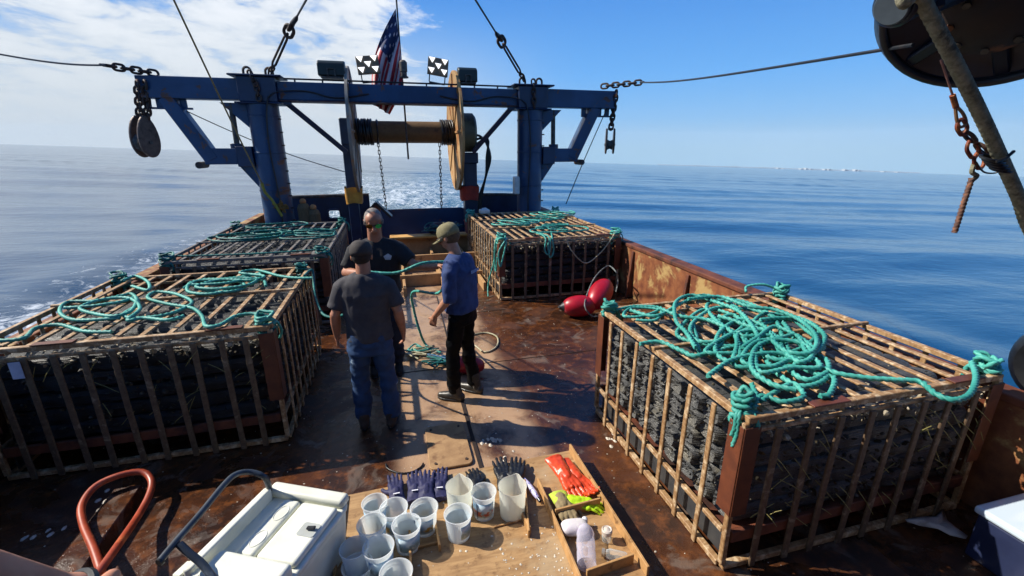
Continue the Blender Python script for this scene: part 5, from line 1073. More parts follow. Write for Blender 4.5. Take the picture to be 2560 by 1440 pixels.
# --- man in the blue shirt, in profile, facing left
def blue_man():
    t_ = thing('person', 'man in blue shirt, olive cap and black waders standing to the right', 'person', (.52, 4.05, 0), 'crew on deck')
    M_ = pose_mat((.56, 4.10), (-.80, .60)); hc = V((0, .11, 1.665)); H_ = rotm(R(-24), R(4))
    q = MB(); head(q, hc, H_, .98); limb(q, [(0, .02, 1.44), (0, .08, 1.60)], [.062, .056]); loft(q, [((0, 0, 1.0), .13, .09, 0), ((0, .0, 1.34), .12, .08, 0), ((0, .02, 1.42), .08, .06, 0)])
    shl = V((-.185, .0, 1.43)); ell_, wrl = V((-.235, -.01, 1.15)), V((-.215, .17, .94))
    limb(q, [(-.08, 0, 1.38), shl - V((0, 0, .03)), ell_], [.045, .04, .038]); limb(q, [ell_, ell_.lerp(wrl, .35), wrl], [.04, .041, .027]); hand(q, wrl, (.02, .35, -1), (1, 0, .1), (0, 1, 0), .85)
    shr = V((.185, .03, 1.43)); elr, wrr = V((.23, .0, 1.15)), V((.20, .15, .93))
    limb(q, [(.08, 0, 1.38), shr - V((0, 0, .03)), elr], [.045, .04, .038]); limb(q, [elr, elr.lerp(wrr, .35), wrr], [.04, .041, .027]); hand(q, wrr, (-.02, .35, -1), (-1, 0, .1), (0, 1, 0), .85)
    fuse(q, 'body', SKIN2, t_, .0068, M_, 2)
    BS = cloth('blue_cotton', '263d6e', '1c2f58')
    garment_tee('shirt', BS, t_, M_, None, [((-.12, .01, 1.435), (-.20, 0, 1.37), (-.24, -.01, 1.10), .078, .072, .058), ((.12, .02, 1.435), (.2, .03, 1.37), (.225, .05, 1.12), .078, .072, .058)], .97, 8, 1.04, 1.022, .02)
    # faded lettering-like patch across the back
    q = MB()
    for i in range(6):
        a = -.06 + i * .026; q.add([(a, -.152, 1.345), (a + .018, -.153, 1.345), (a + .018, -.150, 1.375), (a, -.150, 1.375)], [(0, 1, 2, 3)])
    q.v = [tuple(M_ @ V(v)) for v in q.v]; q.build('back_print', cloth('faded_print', '8ea6c8', '6c86b4'), t_)
    W_ = mat_mottle('black_waders', '040507', '08090c', 9, .6, None, bump=.25, bd=.004, spec=.12); f_ = [(-.10, .06), (.12, -.05)]
    legs('waders', W_, t_, M_, None, f_, 9, 1.06, .03, .93, .010, .062)
    for i, p in enumerate(f_): shoe('rubber_boot', mat_mottle('rubber_boot_m', '1b1b1b', '3a3630', 9, .4, '6c6558', 12, (.58, .68), .1, .003, 'World'), BLACK, t_, M_, p, R(-5 if i else 8), .2, .062)
    cap_hat(mat_mottle('olive_cap', '827a58', '696446', 14, .85, '8f8a68', 20, (.55, .66), .2, .003, 'World'), t_, M_, hc, H_, 1.06, 1)
    q = MB(); q.v = []; q.ball((0, 0, 0), .1, 20, 12, (.815, .98, .93)); q.v = [tuple(M_ @ (hc + H_ @ (V(v) + V((0, -.017, .008))))) for v in q.v]
    q.f = [f for f in q.f if all((H_.inverted() @ (M_.inverted() @ V(q.v[i]) - hc)).y < .02 for i in f)]
    q.build('hair', cloth('light_brown_hair', '5d4a36', '483828', 60), t_, smooth=True)
    q = MB(); e = lambda p: M_ @ (hc + H_ @ V(p)); q.sweep([e((-.086, -.01, .012)), e((-.078, .085, .014)), e((-.04, .112, .012)), e((.04, .112, .012)), e((.078, .085, .014)), e((.086, -.01, .012))], .004, 6); q.build('glasses', BLACK, t_)
blue_man()
# --- man facing the camera with the rope
def far_man():
    t_ = thing('person', 'bald man in black t-shirt and sunglasses facing the camera holding teal rope', 'person', (-.24, 4.88, 0), 'crew on deck')
    M_ = pose_mat((-.22, 4.90), (.04, -1)) @ Matrix.Scale(1.05, 4); hc = V((0, .07, 1.655)); H_ = rotm(R(-20))
    q = MB(); head(q, hc, H_, 1.04); limb(q, [(0, .01, 1.42), (0, .045, 1.58)], [.072, .068]); loft(q, [((0, 0, .95), .16, .12, 0), ((0, 0, 1.28), .15, .10, 0), ((0, 0, 1.39), .09, .07, 0)])
    # his right arm (left in the picture) bent up in front, his left arm reaching out to the side; local +x is picture left
    shr, elr, wrr = V((.21, .02, 1.41)), V((.30, .08, 1.16)), V((.17, .30, 1.20))
    limb(q, [(.08, 0, 1.35), shr - V((.02, 0, .05)), elr], [.05, .044, .046]); limb(q, [elr, elr.lerp(wrr, .35), wrr], [.048, .050, .032]); hand(q, wrr, (-.75, .45, .2), (-.2, -.2, -1), (-.2, .3, .9), 1.15, 1.05)
    shl, ell_, wrl = V((-.21, .02, 1.41)), V((-.36, .14, 1.20)), V((-.56, .33, 1.22))
    limb(q, [(-.08, 0, 1.35), shl - V((-.02, 0, .05)), ell_], [.05, .044, .046]); limb(q, [ell_, ell_.lerp(wrl, .35), wrl], [.048, .050, .032]); hand(q, wrl, (-.85, .35, .15), (.2, .2, -1), (.2, .3, .9), 1.15, 1.05)
    fuse(q, 'body', SKIN1, t_, .0068, M_, 2)
    garment_tee('t_shirt', cloth('black_tee', '17171d', '101015'), t_, M_, None, [((.12, .0, 1.385), (.21, .015, 1.35), (.278, .06, 1.20), .080, .086, .080), ((-.12, .0, 1.385), (-.21, .02, 1.355), (-.325, .105, 1.235), .080, .086, .080)], .90, 12, 1.22)
    q = MB(); q.add([(-.045, 0, .02), (-.01, 0, .045), (.035, 0, .02), (.02, 0, -.015), (-.03, 0, -.02)], [(0, 1, 2, 3, 4)], Matrix.Translation((-.10, .1665, 1.30))); q.v = [tuple(M_ @ V(v)) for v in q.v]; q.build('chest_logo', cloth('logo_white', 'b8bcc4', '8d949c'), t_)
    f_ = [(-.13, .02), (.13, .0)]; legs('trousers', cloth('dark_work_trousers', '1d2230', '151a26'), t_, M_, None, f_, 14, .98, fat=1.1)
    for i, p in enumerate(f_): shoe('boot', cloth('dark_boot', '1a1614', '241d18'), BLACK, t_, M_, p, R(0), .18)
    e = lambda p: M_ @ (hc + H_ @ (V(p) * 1.04))
    gl = MB(); gl.sweep([e((-.088, -.01, .006)), e((-.082, .08, .010)), e((.0, .112, .012)), e((.082, .08, .010)), e((.088, -.01, .006))], .005, 6); g_ = gl.build('sunglasses', BLACK, t_, smooth=True)
    for k in (-1, 1):
        l_ = MB(); pts = [(k * (.040 + .030 * math.cos(a)), .106 - .016 * abs(.4 + math.cos(a)) * .5, .004 + .021 * math.sin(a)) for a in [2 * math.pi * i / 16 for i in range(16)]]
        vs = [tuple(e(p)) for p in pts] + [tuple(e((p[0], p[1] + .006, p[2]))) for p in pts]; l_.add(vs, [tuple(range(15, -1, -1)), tuple(range(16, 32))] + [(i, (i + 1) % 16, 16 + (i + 1) % 16, 16 + i) for i in range(16)])
        LM = NT('mirror_green_lens').p(base='1f8f60' if k < 0 else '7a5a20', rough=.12, metal=.8).m; l_.build('lens', LM, g_, smooth=True)
    q = MB(); q.ball((0, 0, 0), .1, 24, 16, (.85, 1.03, 1.08)); q.v = [tuple(e(V(v) * 1.0 + V((0, -.018, .012)))) for v in q.v]
    q.f = [f for f in q.f if all((lambda c: c.y < .035)(H_.inverted() @ (M_.inverted() @ V(q.v[i]) - hc)) for i in f)]
    q.build('hair', cloth('cropped_grey_hair', '8b847d', '655f5a', 60), t_, smooth=True)
    return M_
MF = far_man()
# rope in his hands, running down to the deck between the men
wl = MF @ V((-.64, .37, 1.205)); wr_ = MF @ V((.10, .345, 1.20))
rt = thing('held_rope', 'teal rope held by the bald man and falling to the deck between the crew', 'rope', (.3, 5.0, 0))
rope('rope', [wr_ + V((.12, .05, -.22)), wr_ + V((.05, .0, -.05)), wr_, wr_ + V((-.05, -.04, .04)), wr_.lerp(wl, .35) + V((0, -.12, .02)), wr_.lerp(wl, .7) + V((0, -.12, .10)), wl + V((.02, -.02, .07)), wl + V((.10, 0, .05)), wl + V((.11, 0, -.02)), wl + V((0, -.02, -.06)), wl + V((-.08, -.03, -.25)), G(1033, 730, .85), G(1035, 775, .55), G(1050, 830, .25), G(1062, 858, .05), G(1075, 872, .016), G(1050, 880, .016), G(1020, 885, .016), G(1035, 870, .02)], .0165, TEAL, rt, 9, .014)
pl_ = thing('teal_rope', 'small tangle of teal and cream rope on the deck at the blue shirted man’s feet', 'rope', tuple(G(1060, 880, 0)))
pl_['label'] = 'small tangle of teal and cream rope on the deck between the two nearer men'
rs_ = random.Random(33)
for k, (px, py, m_) in enumerate(((1045, 878, TEAL), (1075, 880, TEALD), (1090, 912, TEALD), (1040, 885, CREAM), (1100, 900, mat_mottle('sea_blue_rope', '1f5f86', '174a68', 12, .6)))):
    c = G(px, py, .02); pts = [c + V((rs_.gauss(0, .11), rs_.gauss(0, .09), rs_.uniform(0, .05))) for _ in range(11)]; rope('coil', pts, .0115, m_, pl_, 8, .016)
cr = thing('cream_rope', 'cream rope lying in an open loop on the deck behind the blue shirted man', 'rope', tuple(G(1215, 850, 0)))
rope('loop', [G(1150, 850, .5), G(1180, 870, .02), G(1215, 880, .014), G(1242, 865, .014), G(1242, 842, .014), G(1215, 832, .014), G(1180, 838, .014), G(1165, 850, .03), G(1185, 862, .03), G(1205, 878, .03)], .012, CREAM, cr, 8, .016)
dc = thing('dark_cord', 'dark cord bent in a curve on the deck just beyond the tray', 'cord', tuple(G(1010, 1180, 0)))
rope('cord', [G(965, 1160, .008), G(970, 1172, .008), G(1000, 1183, .008), G(1030, 1180, .008), G(1052, 1168, .008), G(1058, 1158, .008)], .008, BLACK, dc, 8, .01)
# --- photographer's forearm at the lower left
def forearm():
    t_ = thing('person', 'bare forearm of a person reaching in at the bottom left corner', 'person', tuple(PY(-250, 1500, .42)))
    q = MB(); P = lambda x, y, d=.42: PY(x, y, d)
    a, b, c = P(-560, 1560, .36), P(-90, 1452, .42), P(190, 1500, .46)
    limb(q, [a, a.lerp(b, .5), b, c], [.034, .034, .028, .019]); hand(q, c, (c - b).normalized() * .8 + V((0, .1, -.5)), (0, .3, -1), (0, 1, .2), .8, .9)
    fuse(q, 'body', skinmat('forearm_skin', 'c98f74', 'b5775c'), t_, .004, Matrix.Identity(4), 3)
    q = MB(); w_ = b.lerp(c, .95); ax = (c - b).normalized(); s_, u_, d_ = frame_of(ax); q.sweep([w_ + (s_ * math.cos(k * .3142) + u_ * math.sin(k * .3142)) * .0235 for k in range(21)], .006, 8); q.build('wristband', BLACK, t_, smooth=True)
forearm()
# ---------------------------------------------------------------- foreground: hose, jug, tray
HOSEM = mat_mottle('orange_hose_rubber', 'a4462a', '86321c', 10, .42, 'c0683a', 6, (.6, .7), .05, .003, 'World')
t_ = thing('hose', 'orange red rubber hose looping up off the deck at the lower left', 'hose', tuple(G(300, 1400, 0)))
q = MB(); hp = [G(262, 1500, .17), G(255, 1440, .17), G(235, 1375, .17), G(208, 1310, .16), G(205, 1262, .17), G(240, 1215, .19), G(300, 1188, .2), G(355, 1180, .18), G(378, 1200, .15), G(374, 1235, .13), G(345, 1290, .13), G(290, 1370, .22), G(240, 1440, .24), G(200, 1500, .22)]
q.sweep(spline(hp, .03), .0225, 18); q.build('tube', HOSEM, t_, smooth=True)
# white plastic jug / tank with black handle
WP = NT('white_plastic'); _co = WP.co('World'); WP.p(base=WP.mix(WP.ramp(WP.noise(_co, 5, 4, .6), .35, .7), 'dfe0d2', 'cfd0c0'), rough=.42, spec=.4, sss=.1); WP.b.inputs['Subsurface Radius'].default_value = (.02, .02, .02); WP = WP.m
TZ = .46
ck = thing('holding_tank', 'white plastic wheeled cooler with moulded lid panels beside the plywood tray', 'cooler', (-.75, 2.15, 0))
A_, B_, C_, D_ = G(628, 1225, TZ), G(842, 1262, TZ), G(790, 1450, TZ), G(480, 1415, TZ)
cen = (A_ + B_ + C_ + D_) / 4; ex = (B_ - A_).normalized(); ey = V((-ex.y, ex.x, 0)); ey = ey if ey.y > 0 else -ey
def cm(x, y, z): return cen + ex * x + ey * y + V((0, 0, z - TZ))
CW = (B_ - A_).length; 
print('cooler', cen, CW, (A_ - D_).length)
W2, D2 = .255, .33
MM = Matrix(((ex.x, ey.x, 0, cen.x), (ex.y, ey.y, 0, cen.y), (0, 0, 1, 0), (0, 0, 0, 1)))
def rbox(q, x0, x1, y0, y1, z0, z1, m_, r=.04, taper=0.0):
    pr = []
    for cx, cy, a0 in ((x1 - r, y1 - r, 0), (x0 + r, y1 - r, 90), (x0 + r, y0 + r, 180), (x1 - r, y0 + r, 270)):
        pr += [(cx + r * math.cos(R(a0 + k * 18)), cy + r * math.sin(R(a0 + k * 18))) for k in range(6)]
    n = len(pr); mx, my = (x0 + x1) / 2, (y0 + y1) / 2
    q.add([(mx + (x - mx) * (1 - taper), my + (y - my) * (1 - taper), z0) for x, y in pr] + [(x, y, z1) for x, y in pr], [tuple(range(n - 1, -1, -1)), tuple(range(n, 2 * n))] + [(i, (i + 1) % n, n + (i + 1) % n, n + i) for i in range(n)], m_)
q = MB(); rbox(q, -W2, W2, -D2, D2, .03, TZ - .07, MM, .09, .10); q.build('body', WP, ck, smooth=True, bevel=.03, seg=4)
# the lid is one casting: raised rim, recessed field with raised panels
q = MB(); rbox(q, -W2 - .008, W2 + .008, -D2 - .008, D2 + .008, TZ - .068, TZ - .034, MM, .09); q.build('lid', WP, ck, smooth=True, bevel=.014, seg=3)
for nm, a in (('lid_rim', (-W2 + .0, W2 * .99, D2 - .085, D2, TZ - .04, TZ + .02)), ('lid_rim', (-W2 + .09, W2 * .99, -D2, -D2 + .15, TZ - .04, TZ + .04)), ('lid_rim', (-W2, -W2 + .05, -D2 + .0, D2 - .085, TZ - .04, TZ + .045)), 
              ('lid_panel', (-W2 + .14, -W2 + .25, -D2 + .17, D2 - .10, TZ - .04, TZ + .0)), ('lid_panel', (-W2 + .262, W2 - .015, -D2 + .17, D2 - .10, TZ - .04, TZ + .002))):
    q = MB(); rbox(q, a[0], a[1], a[2], a[3], a[4], a[5], MM, .024); q.build(nm, WP, ck, smooth=True, bevel=.022, seg=5)
q = MB(); rbox(q, W2 - .13, W2 - .03, .0, .09, TZ + .0, TZ + .0045, MM, .015); q.build('latch_recess', mat_mottle('recess_grey', 'aeb2ac', '9ea29c', 9, .5, None, bump=0), ck)
q = MB(); q.bar(cm(W2 - .09, .045, TZ + .014), cm(W2 - .04, .05, TZ + .02), .022, .014); q.build('latch', BLACK, ck, bevel=.004)
for cy_ in (.12, -.06):
    q = MB(); rg = [cm(-W2 + .20 + .032 * math.cos(a), cy_ + .055 * math.sin(a), TZ + .0) for a in [2 * math.pi * k / 24 for k in range(25)]]; q.sweep(rg, .003, 6); q.build('moulded_emblem', WP, ck, smooth=True)
HND = mat_mottle('grey_handle_tube', '39424c', '2a3038', 14, .38, '6b7680', 8, (.6, .75), .05, .003, 'World')
hh = [G(400, 1402, .62), G(445, 1348, .63), G(500, 1285, .64), G(560, 1212, .66), G(590, 1186, .66), G(625, 1180, .64), G(660, 1192, .60), G(672, 1215, .52), G(674, 1235, .42)]
q = MB(); q.sweep(spline(hh, .012), .0165, 14); q.build('handle', HND, ck, smooth=True)
q = MB(); q.sweep(spline([G(448, 1360, .62), G(475, 1385, .58), G(505, 1410, .54), G(545, 1460, .48)], .012), .018, 12); q.build('handle_strut', HND, ck, smooth=True)
q = MB(); q.sweep([G(405, 1400, .615), G(396, 1408, .615)], .019, 12); q.build('handle_grip', BLACK, ck, smooth=True)
q = MB(); q.bar(G(440, 1445, .46), G(480, 1408, .46), .05, .03); q.bar(G(475, 1412, .46), G(500, 1445, .46), .05, .03); q.build('corner_bracket', WP, ck, bevel=.006)
for k in (-1, 1):
    q = MB(); q.cyl(cm(k * (W2 - .02), -D2 + .06, .055), cm(k * (W2 - .07), -D2 + .06, .055), .055, n=20); q.build('wheel', BLACK, ck, smooth=True, bevel=.005)

# plywood tray
ZB = .09
PLY = NT('wet_plywood'); _c = PLY.co('World'); _g = PLY.noise(PLY.co('World', (1, 6, 1)), 6, 5, .6, .4); _n = PLY.noise(_c, 18, 5, .7); _m = PLY.noise(_c, 2.0, 4, .6)
_b = PLY.mix(PLY.ramp(_g, .3, .7), 'ab885c', '8d6c46'); _b = PLY.mix(PLY.ramp(_n, .52, .70, 0, .7), _b, '664729'); _b = PLY.mix(PLY.ramp(PLY.noise(_c, 60, 3, .7), .66, .8, 0, .7), _b, '3a2414'); _b = PLY.mix(PLY.ramp(_m, .52, .64, 0, .6), _b, 'ac9878')
PLY.p(base=_b, rough=PLY.ramp(_m, .4, .6, .7, .45)); PLY.bump(PLY.math('ADD', _n, _g), .3, .006); PLY = PLY.m
EDG = mat_mottle('plywood_edge', 'b98f5c', '9f7747', 14, .7, '6a4a2c', 9, (.56, .7), .2, .003, 'World')
ty = thing('sorting_tray', 'wet plywood sorting tray with low divider boards lying on the deck', 'tray', (.4, 2.3, 0))
E1, E2, E3, E4 = G(862, 1238, ZB), G(1425, 1125, ZB), G(1640, 1470, ZB), G(836, 1460, ZB)
print('tray', E1, E2, E3, E4)
ax = E1.x; bx2 = E2.x; yt1 = E1.y; yt2 = E2.y; yb = 1.72
tcorn = [(E4.x, yb), (E3.x, yb), (E2.x, yt2), (E1.x, yt1)]
def slab(q, poly, z0, z1): n = len(poly); q.add([(x, y, z0) for x, y in poly] + [(x, y, z1) for x, y in poly], [tuple(range(n - 1, -1, -1)), tuple(range(n, 2 * n))] + [(i, (i + 1) % n, n + (i + 1) % n, n + i) for i in range(n)])
q = MB(); slab(q, tcorn, .05, ZB); q.build('base_board', PLY, ty, bevel=.004)
def wall(p0, p1, h_, w_=.014, nm='divider', z=ZB + .001):
    q = MB(); a = V((p0[0], p0[1], z + h_ / 2)); b = V((p1[0], p1[1], z + h_ / 2)); q.bar(a, b, w_, h_); return q.build(nm, EDG, ty, bevel=.002)
pz = lambda x, y, z=ZB: tuple(G(x, y, z))[:2]
WH = .075
# edges
wall((E1.x, E1.y - .005), (E4.x, yb), .03, .016, 'edge_strip')
r0 = G(1428, 1128, ZB + WH); wall((bx2 - .01, yt2 - .02), (E3.x - .01, yb), WH, .016, 'edge_wall')
i0 = G(1345, 1195, ZB + WH); i1 = G(1450, 1440, ZB + WH); wall((i0.x, i0.y), (i1.x, i1.y - .15), WH, .014, 'edge_wall')
d0, d1 = G(1390, 1290, ZB + .02), G(1512, 1262, ZB + .02); xr_ = bx2 - .03
wall((i0.x + .02, d0.y), (xr_, d0.y + .02), WH, .014); d2 = G(1500, 1440, ZB + .02); wall((i0.x + .04, 1.79), (xr_, 1.82), WH, .014)
a0 = G(1305, 1200, ZB + WH); wall((pz(1312, 1215)[0], pz(1312, 1215)[1]), (pz(1322, 1345)[0], pz(1322, 1345)[1]), .06, .012)
wall(pz(1278, 1245), pz(1325, 1335), .055, .014); wall(pz(1085, 1300), pz(1100, 1380), .055, .014); wall(pz(1025, 1340), pz(1030, 1470), .055, .014)
wall(pz(1035, 1375), pz(1095, 1360), .02, .014); wall(pz(1235, 1320), pz(1300, 1302), .012, .012)
rs_ = random.Random(77); q = MB()
for _ in range(170):
    x = rs_.uniform(-.35, 1.2); y = rs_.uniform(1.75, 2.75)
    if rs_.random() < .4: x = rs_.gauss(.75, .15); y = rs_.gauss(2.0, .12)
    s_ = rs_.uniform(.003, .010); a = rs_.uniform(0, 6.28); o = len(q.v)
    q.v += [(x + s_ * math.cos(a + k * 1.05) * rs_.uniform(.5, 1.3), y + s_ * math.sin(a + k * 1.05) * rs_.uniform(.5, 1.3), ZB + .001) for k in range(6)] + [(x, y, ZB + s_ * .5)]; q.f += [(o + k, o + (k + 1) % 6, o + 6) for k in range(6)]
o = q.build('shell_crumbs', SHELL); tag(o, 'tiny pale shell crumbs on the plywood tray', 'shell crumbs', kind='stuff')

# cups
def cupmat(name, tint):
    m = NT(name); m.p(base=tint, rough=.32, spec=.5, sss=.0)
    tr = m.n('ShaderNodeBsdfTranslucent'); tr.inputs[0].default_value = hexc(tint); tp = m.n('ShaderNodeBsdfTransparent'); mx = m.n('ShaderNodeMixShader'); mx.inputs[0].default_value = .5; m.l(m.b.outputs[0], mx.inputs[1]); m.l(tr.outputs[0], mx.inputs[2])
    m2 = m.n('ShaderNodeMixShader'); m2.inputs[0].default_value = .38; m.l(mx.outputs[0], m2.inputs[1]); m.l(tp.outputs[0], m2.inputs[2]); m.l(m2.outputs[0], m.o.inputs[0]); return m.m
CUPM = cupmat('milky_cup', 'f2f6f6'); BEAKM = cupmat('milky_beaker', 'eef0e6')
def cup_label(kind):
    m = NT('cup_label_' + kind); co = m.co('Object'); sp = m.n('ShaderNodeSeparateXYZ'); m.l(co, sp.inputs[0]); n = m.noise(co, 18, 3, .5)
    b = m.mix(m.ramp(n, .42, .58), '8fb6d2', 'c8dbe6'); acc = {'gold': 'c49a3c', 'rust': 'b5583c', 'plain': '8eabb8'}[kind]
    k = m.math('MULTIPLY', m.ramp(sp.outputs[2], .035, .05), m.ramp(sp.outputs[2], .075, .09, 1, 0)); k = m.math('MULTIPLY', k, m.ramp(m.noise(co, 30, 3, .6), .45, .55)); m.p(base=m.mix(k, b, acc), rough=.4); return m.m
LAB = {k: cup_label(k) for k in ('gold', 'rust', 'plain')}; BLU = mat_mottle('label_line', '26456a', '203a58', 9, .5, None, bump=0)
def cup(px, py, label, r=.087, h=.175, lab='gold', rotz=0.0, tilt=(0, 0), z0=None):
    c = G(px, py, ZB + h if z0 is None else z0 + h); base = V((c.x, c.y, ZB + .001 if z0 is None else z0)); t_ = thing('sample_cup', label, 'cup', tuple(base), 'translucent plastic cups on the tray')
    m_ = Matrix.Translation(base) @ Matrix.Rotation(rotz, 4, 'Z'); q = MB(); rb = r * .80
    q.lathe([(0, .004), (rb * .92, .004), (rb, .0), (rb + (r * .93 - rb) * .85, h * .82), (r * .95, h * .83), (r * .96, h * .965), (r * 1.03, h * .97), (r * 1.03, h), (r * .965, h), (r * .92, h * .955), (r * .90, h * .80), (rb - .003, .008), (0, .008)], 36, m_, False)
    q.build('cup', CUPM, t_, smooth=True, angle=35)
    if lab:
        q = MB(); n_ = 30
        for i in range(n_ + 1):
            a = 4.6 * (i / n_ - .5) - 2.6
            for zz in (h * .16, h * .76):
                rr_ = rb + (r * .93 - rb) * zz / h / .96 + .0015; q.v.append((rr_ * math.cos(a), rr_ * math.sin(a), zz))
            if i: o = len(q.v); q.f.append((o - 4, o - 2, o - 1, o - 3))
        q.v = [tuple(m_ @ V(v)) for v in q.v]; ob = q.build('label_sleeve', LAB[lab], t_, smooth=True)
        ob.modifiers.new('t', 'SOLIDIFY').thickness = .0012
        q = MB(); a = -1.9
        for zz0, zz1 in ((h * .1, h * .76),): q.bar(m_ @ V(((rb + .004) * math.cos(a), (rb + .004) * math.sin(a), zz0)), m_ @ V(((rb + (r * .93 - rb) * .8 + .004) * math.cos(a), (rb + (r * .93 - rb) * .8 + .004) * math.sin(a), zz1)), .004, .004)
        q.build('label_line', BLU, t_)
    return t_
cup(936, 1255, 'translucent cup standing alone at the upper left of the tray in front of navy gloves', lab='plain', r=.08)
cup(984, 1268, 'printed cup directly in front of the leftmost navy glove', lab='gold', rotz=.6)
cup(1060, 1268, 'printed cup with yellow brown print inside, in front of the middle navy gloves', lab='gold', rotz=-.6)
cup(929, 1308, 'printed cup at the left tray edge with yellow print near its bottom', lab='gold', rotz=1.2)
cup(1016, 1310, 'cup in the middle of the cluster with a vertical blue line inside', lab='plain', rotz=2.6)
cup(1145, 1283, 'cup standing apart right of the cluster casting a round shadow', lab='plain', rotz=3.4, r=.087)
cup(946, 1366, 'pale cup in the lower left of the cluster with a blue line', lab='plain', rotz=2.5)
cup(885, 1368, 'plain milky cup at the lower left edge of the tray', lab=None, r=.08)
cup(893, 1412, 'plain milky cup cut by the bottom edge at the far left of the tray', lab=None, r=.085, h=.10)
cup(990, 1430, 'printed cup cut by the bottom edge of the picture', lab='plain', rotz=.5)
cup(1209, 1228, 'cup with an orange red print between the two beakers', lab='rust', rotz=-.5, r=.083, h=.19)
def beaker(px, py, label, r, h, spout):
    c = G(px, py, ZB + h); base = V((c.x, c.y, ZB + .001)); t_ = thing('beaker', label, 'beaker', tuple(base), 'milky beakers on the tray'); q = MB(); n_ = 40; prof = [(0, .004), (r * .86, .004), (r * .9, .0), (r * .95, h * .6), (r * 1.0, h), (r * 1.04, h + .002), (r * 1.0, h - .004), (r * .93, h * .6), (r * .87, .01), (0, .01)]
    for rr_, z in prof:
        for j in range(n_):
            a = 2 * math.pi * j / n_; da = abs((a - spout + math.pi) % (2 * math.pi) - math.pi); k = 1 + (.34 * max(0, 1 - da / .5) ** 1.5 * max(0, (z / h - .78) / .22) if z > .6 * h else 0); q.v.append((base.x + rr_ * k * math.cos(a), base.y + rr_ * k * math.sin(a), base.z + z))
    q.f = [(i * n_ + j, i * n_ + (j + 1) % n_, (i + 1) * n_ + (j + 1) % n_, (i + 1) * n_ + j) for i in range(len(prof) - 1) for j in range(n_)]
    q.build('vessel', BEAKM, t_, smooth=True, angle=40)
    return t_
beaker(1148, 1215, 'tall milky beaker with a pouring lip at the left of the pair', .088, .21, R(80)); beaker(1281, 1215, 'tall milky beaker with a pouring lip at the right of the pair', .092, .225, R(60))

# gloves
def glove(name, label, group, mat, wrist, d, nrm, thumb, s=1.1, cuffm=None, curl=.12, cuff_len=.08, badge=None, puff=1.15, fingm=None):
    s *= 1.33; cuff_len *= 1.3; w = V(wrist); d = V(d).normalized(); nrm = V(nrm).normalized(); t_ = thing(name, label, 'glove', tuple(w), group)
    q = MB(); d_ = d; hand(q, w, d, nrm, thumb, curl, s * puff)
    th = V(thumb); th = (th - d * th.dot(d) - nrm * th.dot(nrm)).normalized(); dn = d
    q2 = MB(); k_ = 7
    for i in range(k_):
        f = i / (k_ - 1); c = w + d * (.03 - (cuff_len + .03) * f); rx, rz = (.037 + .012 * f) * s, (.02 + .004 * math.sin(i)) * s
        for j in range(16): a = 2 * math.pi * j / 16; q2.v.append(tuple(c + th * rx * math.cos(a) + nrm * rz * math.sin(a)))
        if i: q2.f += [((i - 1) * 16 + j, (i - 1) * 16 + (j + 1) % 16, i * 16 + (j + 1) % 16, i * 16 + j) for j in range(16)]
    q2.f.append(tuple(range(16)))
    q2.f.append(tuple((k_ - 1) * 16 + j for j in range(16)))
    q.add(q2.v, q2.f) if cuffm is None else None
    fuse(q, 'glove_body', mat, t_, .0055, Matrix.Identity(4), 2, .004, 30, s * 3)
    if cuffm: fuse(q2, 'cuff', cuffm, t_, .006, Matrix.Identity(4), 2, .003, 30, 2)
    if badge:
        q = MB(); c = w + d * .0 - nrm * (-.0) ; up_ = -nrm; c = w - d * .02 + up_ * .030 * s; q.bar(c - th * .022, c + th * .022, .010, .003, up_); q.build('badge', badge, t_)
    return t_
NAVG = mat_mottle('navy_glove', '1b1c40', '25264e', 30, .65, None, bump=.3, bd=.003); WHB = mat_mottle('white_badge', 'd8d8de', 'c8c8d0', 9, .6, None, bump=0); BLKG = mat_mottle('black_glove', '0d0f12', '1a1c22', 30, .45, '3a3f48', 14, (.6, .72), .3, .003)
gz = ZB + .03; up3 = V((0, 0, 1))
for i, (px, py, dx, lab_) in enumerate(((992, 1240, -.05, 'leftmost navy glove with a white badge on the plywood'), (1038, 1232, .02, 'navy glove with a white badge second from the left'), (1066, 1232, .1, 'navy glove squeezed between the second and the rightmost'), (1100, 1225, .12, 'rightmost navy glove with a white badge, left of the beakers'))):
    w = G(px, py, gz + (.02 if i == 2 else 0)); glove('work_glove', lab_, 'navy gloves on the tray', NAVG, w, (dx, 1, -.01), (0, 0, -1), (1 if i % 2 else -1, 0, 0), 1.0, None, .03, .07, WHB if i != 2 else None, 1.1)
glove('work_glove', 'black glove lying beyond the right beaker, its dark fingers pointing aft', 'black gloves on the tray', BLKG, G(1262, 1205, gz), (.05, 1, .05), (0, 0, -1), (1, 0, 0), 1.05, None, .06, .05)
glove('work_glove', 'black glove fanned out at the right of the black pair', 'black gloves on the tray', BLKG, G(1290, 1205, gz + .02), (.35, 1, .05), (0, 0, -1), (-1, 0, 0), 1.05, None, .08, .05)
glove('work_glove', 'black glove tips showing between the beaker and the printed cup', 'black gloves on the tray', BLKG, G(1190, 1220, gz), (.0, 1, .1), (0, 0, -1), (1, 0, 0), .9, None, .3, .05)
ORG = mat_mottle('orange_rubber', 'd24a22', 'c03c1a', 8, .38, None, bump=.15, bd=.003)
glove('rubber_glove', 'orange rubber glove lying flat with spread fingers, the upper one of two', 'orange rubber gloves in the tray', ORG, G(1408, 1182, ZB + .055), (.12, -1, -.06), (0, 0, -1), (1, 0, 0), 1.15, None, .10, .13, None, 1.18)
glove('rubber_glove', 'orange rubber glove tucked along the tray wall under the other orange glove', 'orange rubber gloves in the tray', ORG, G(1435, 1186, ZB + .03), (.22, -1, 0), (0, 0, 1), (-1, 0, 0), 1.1, None, .35, .13, None, 1.15)
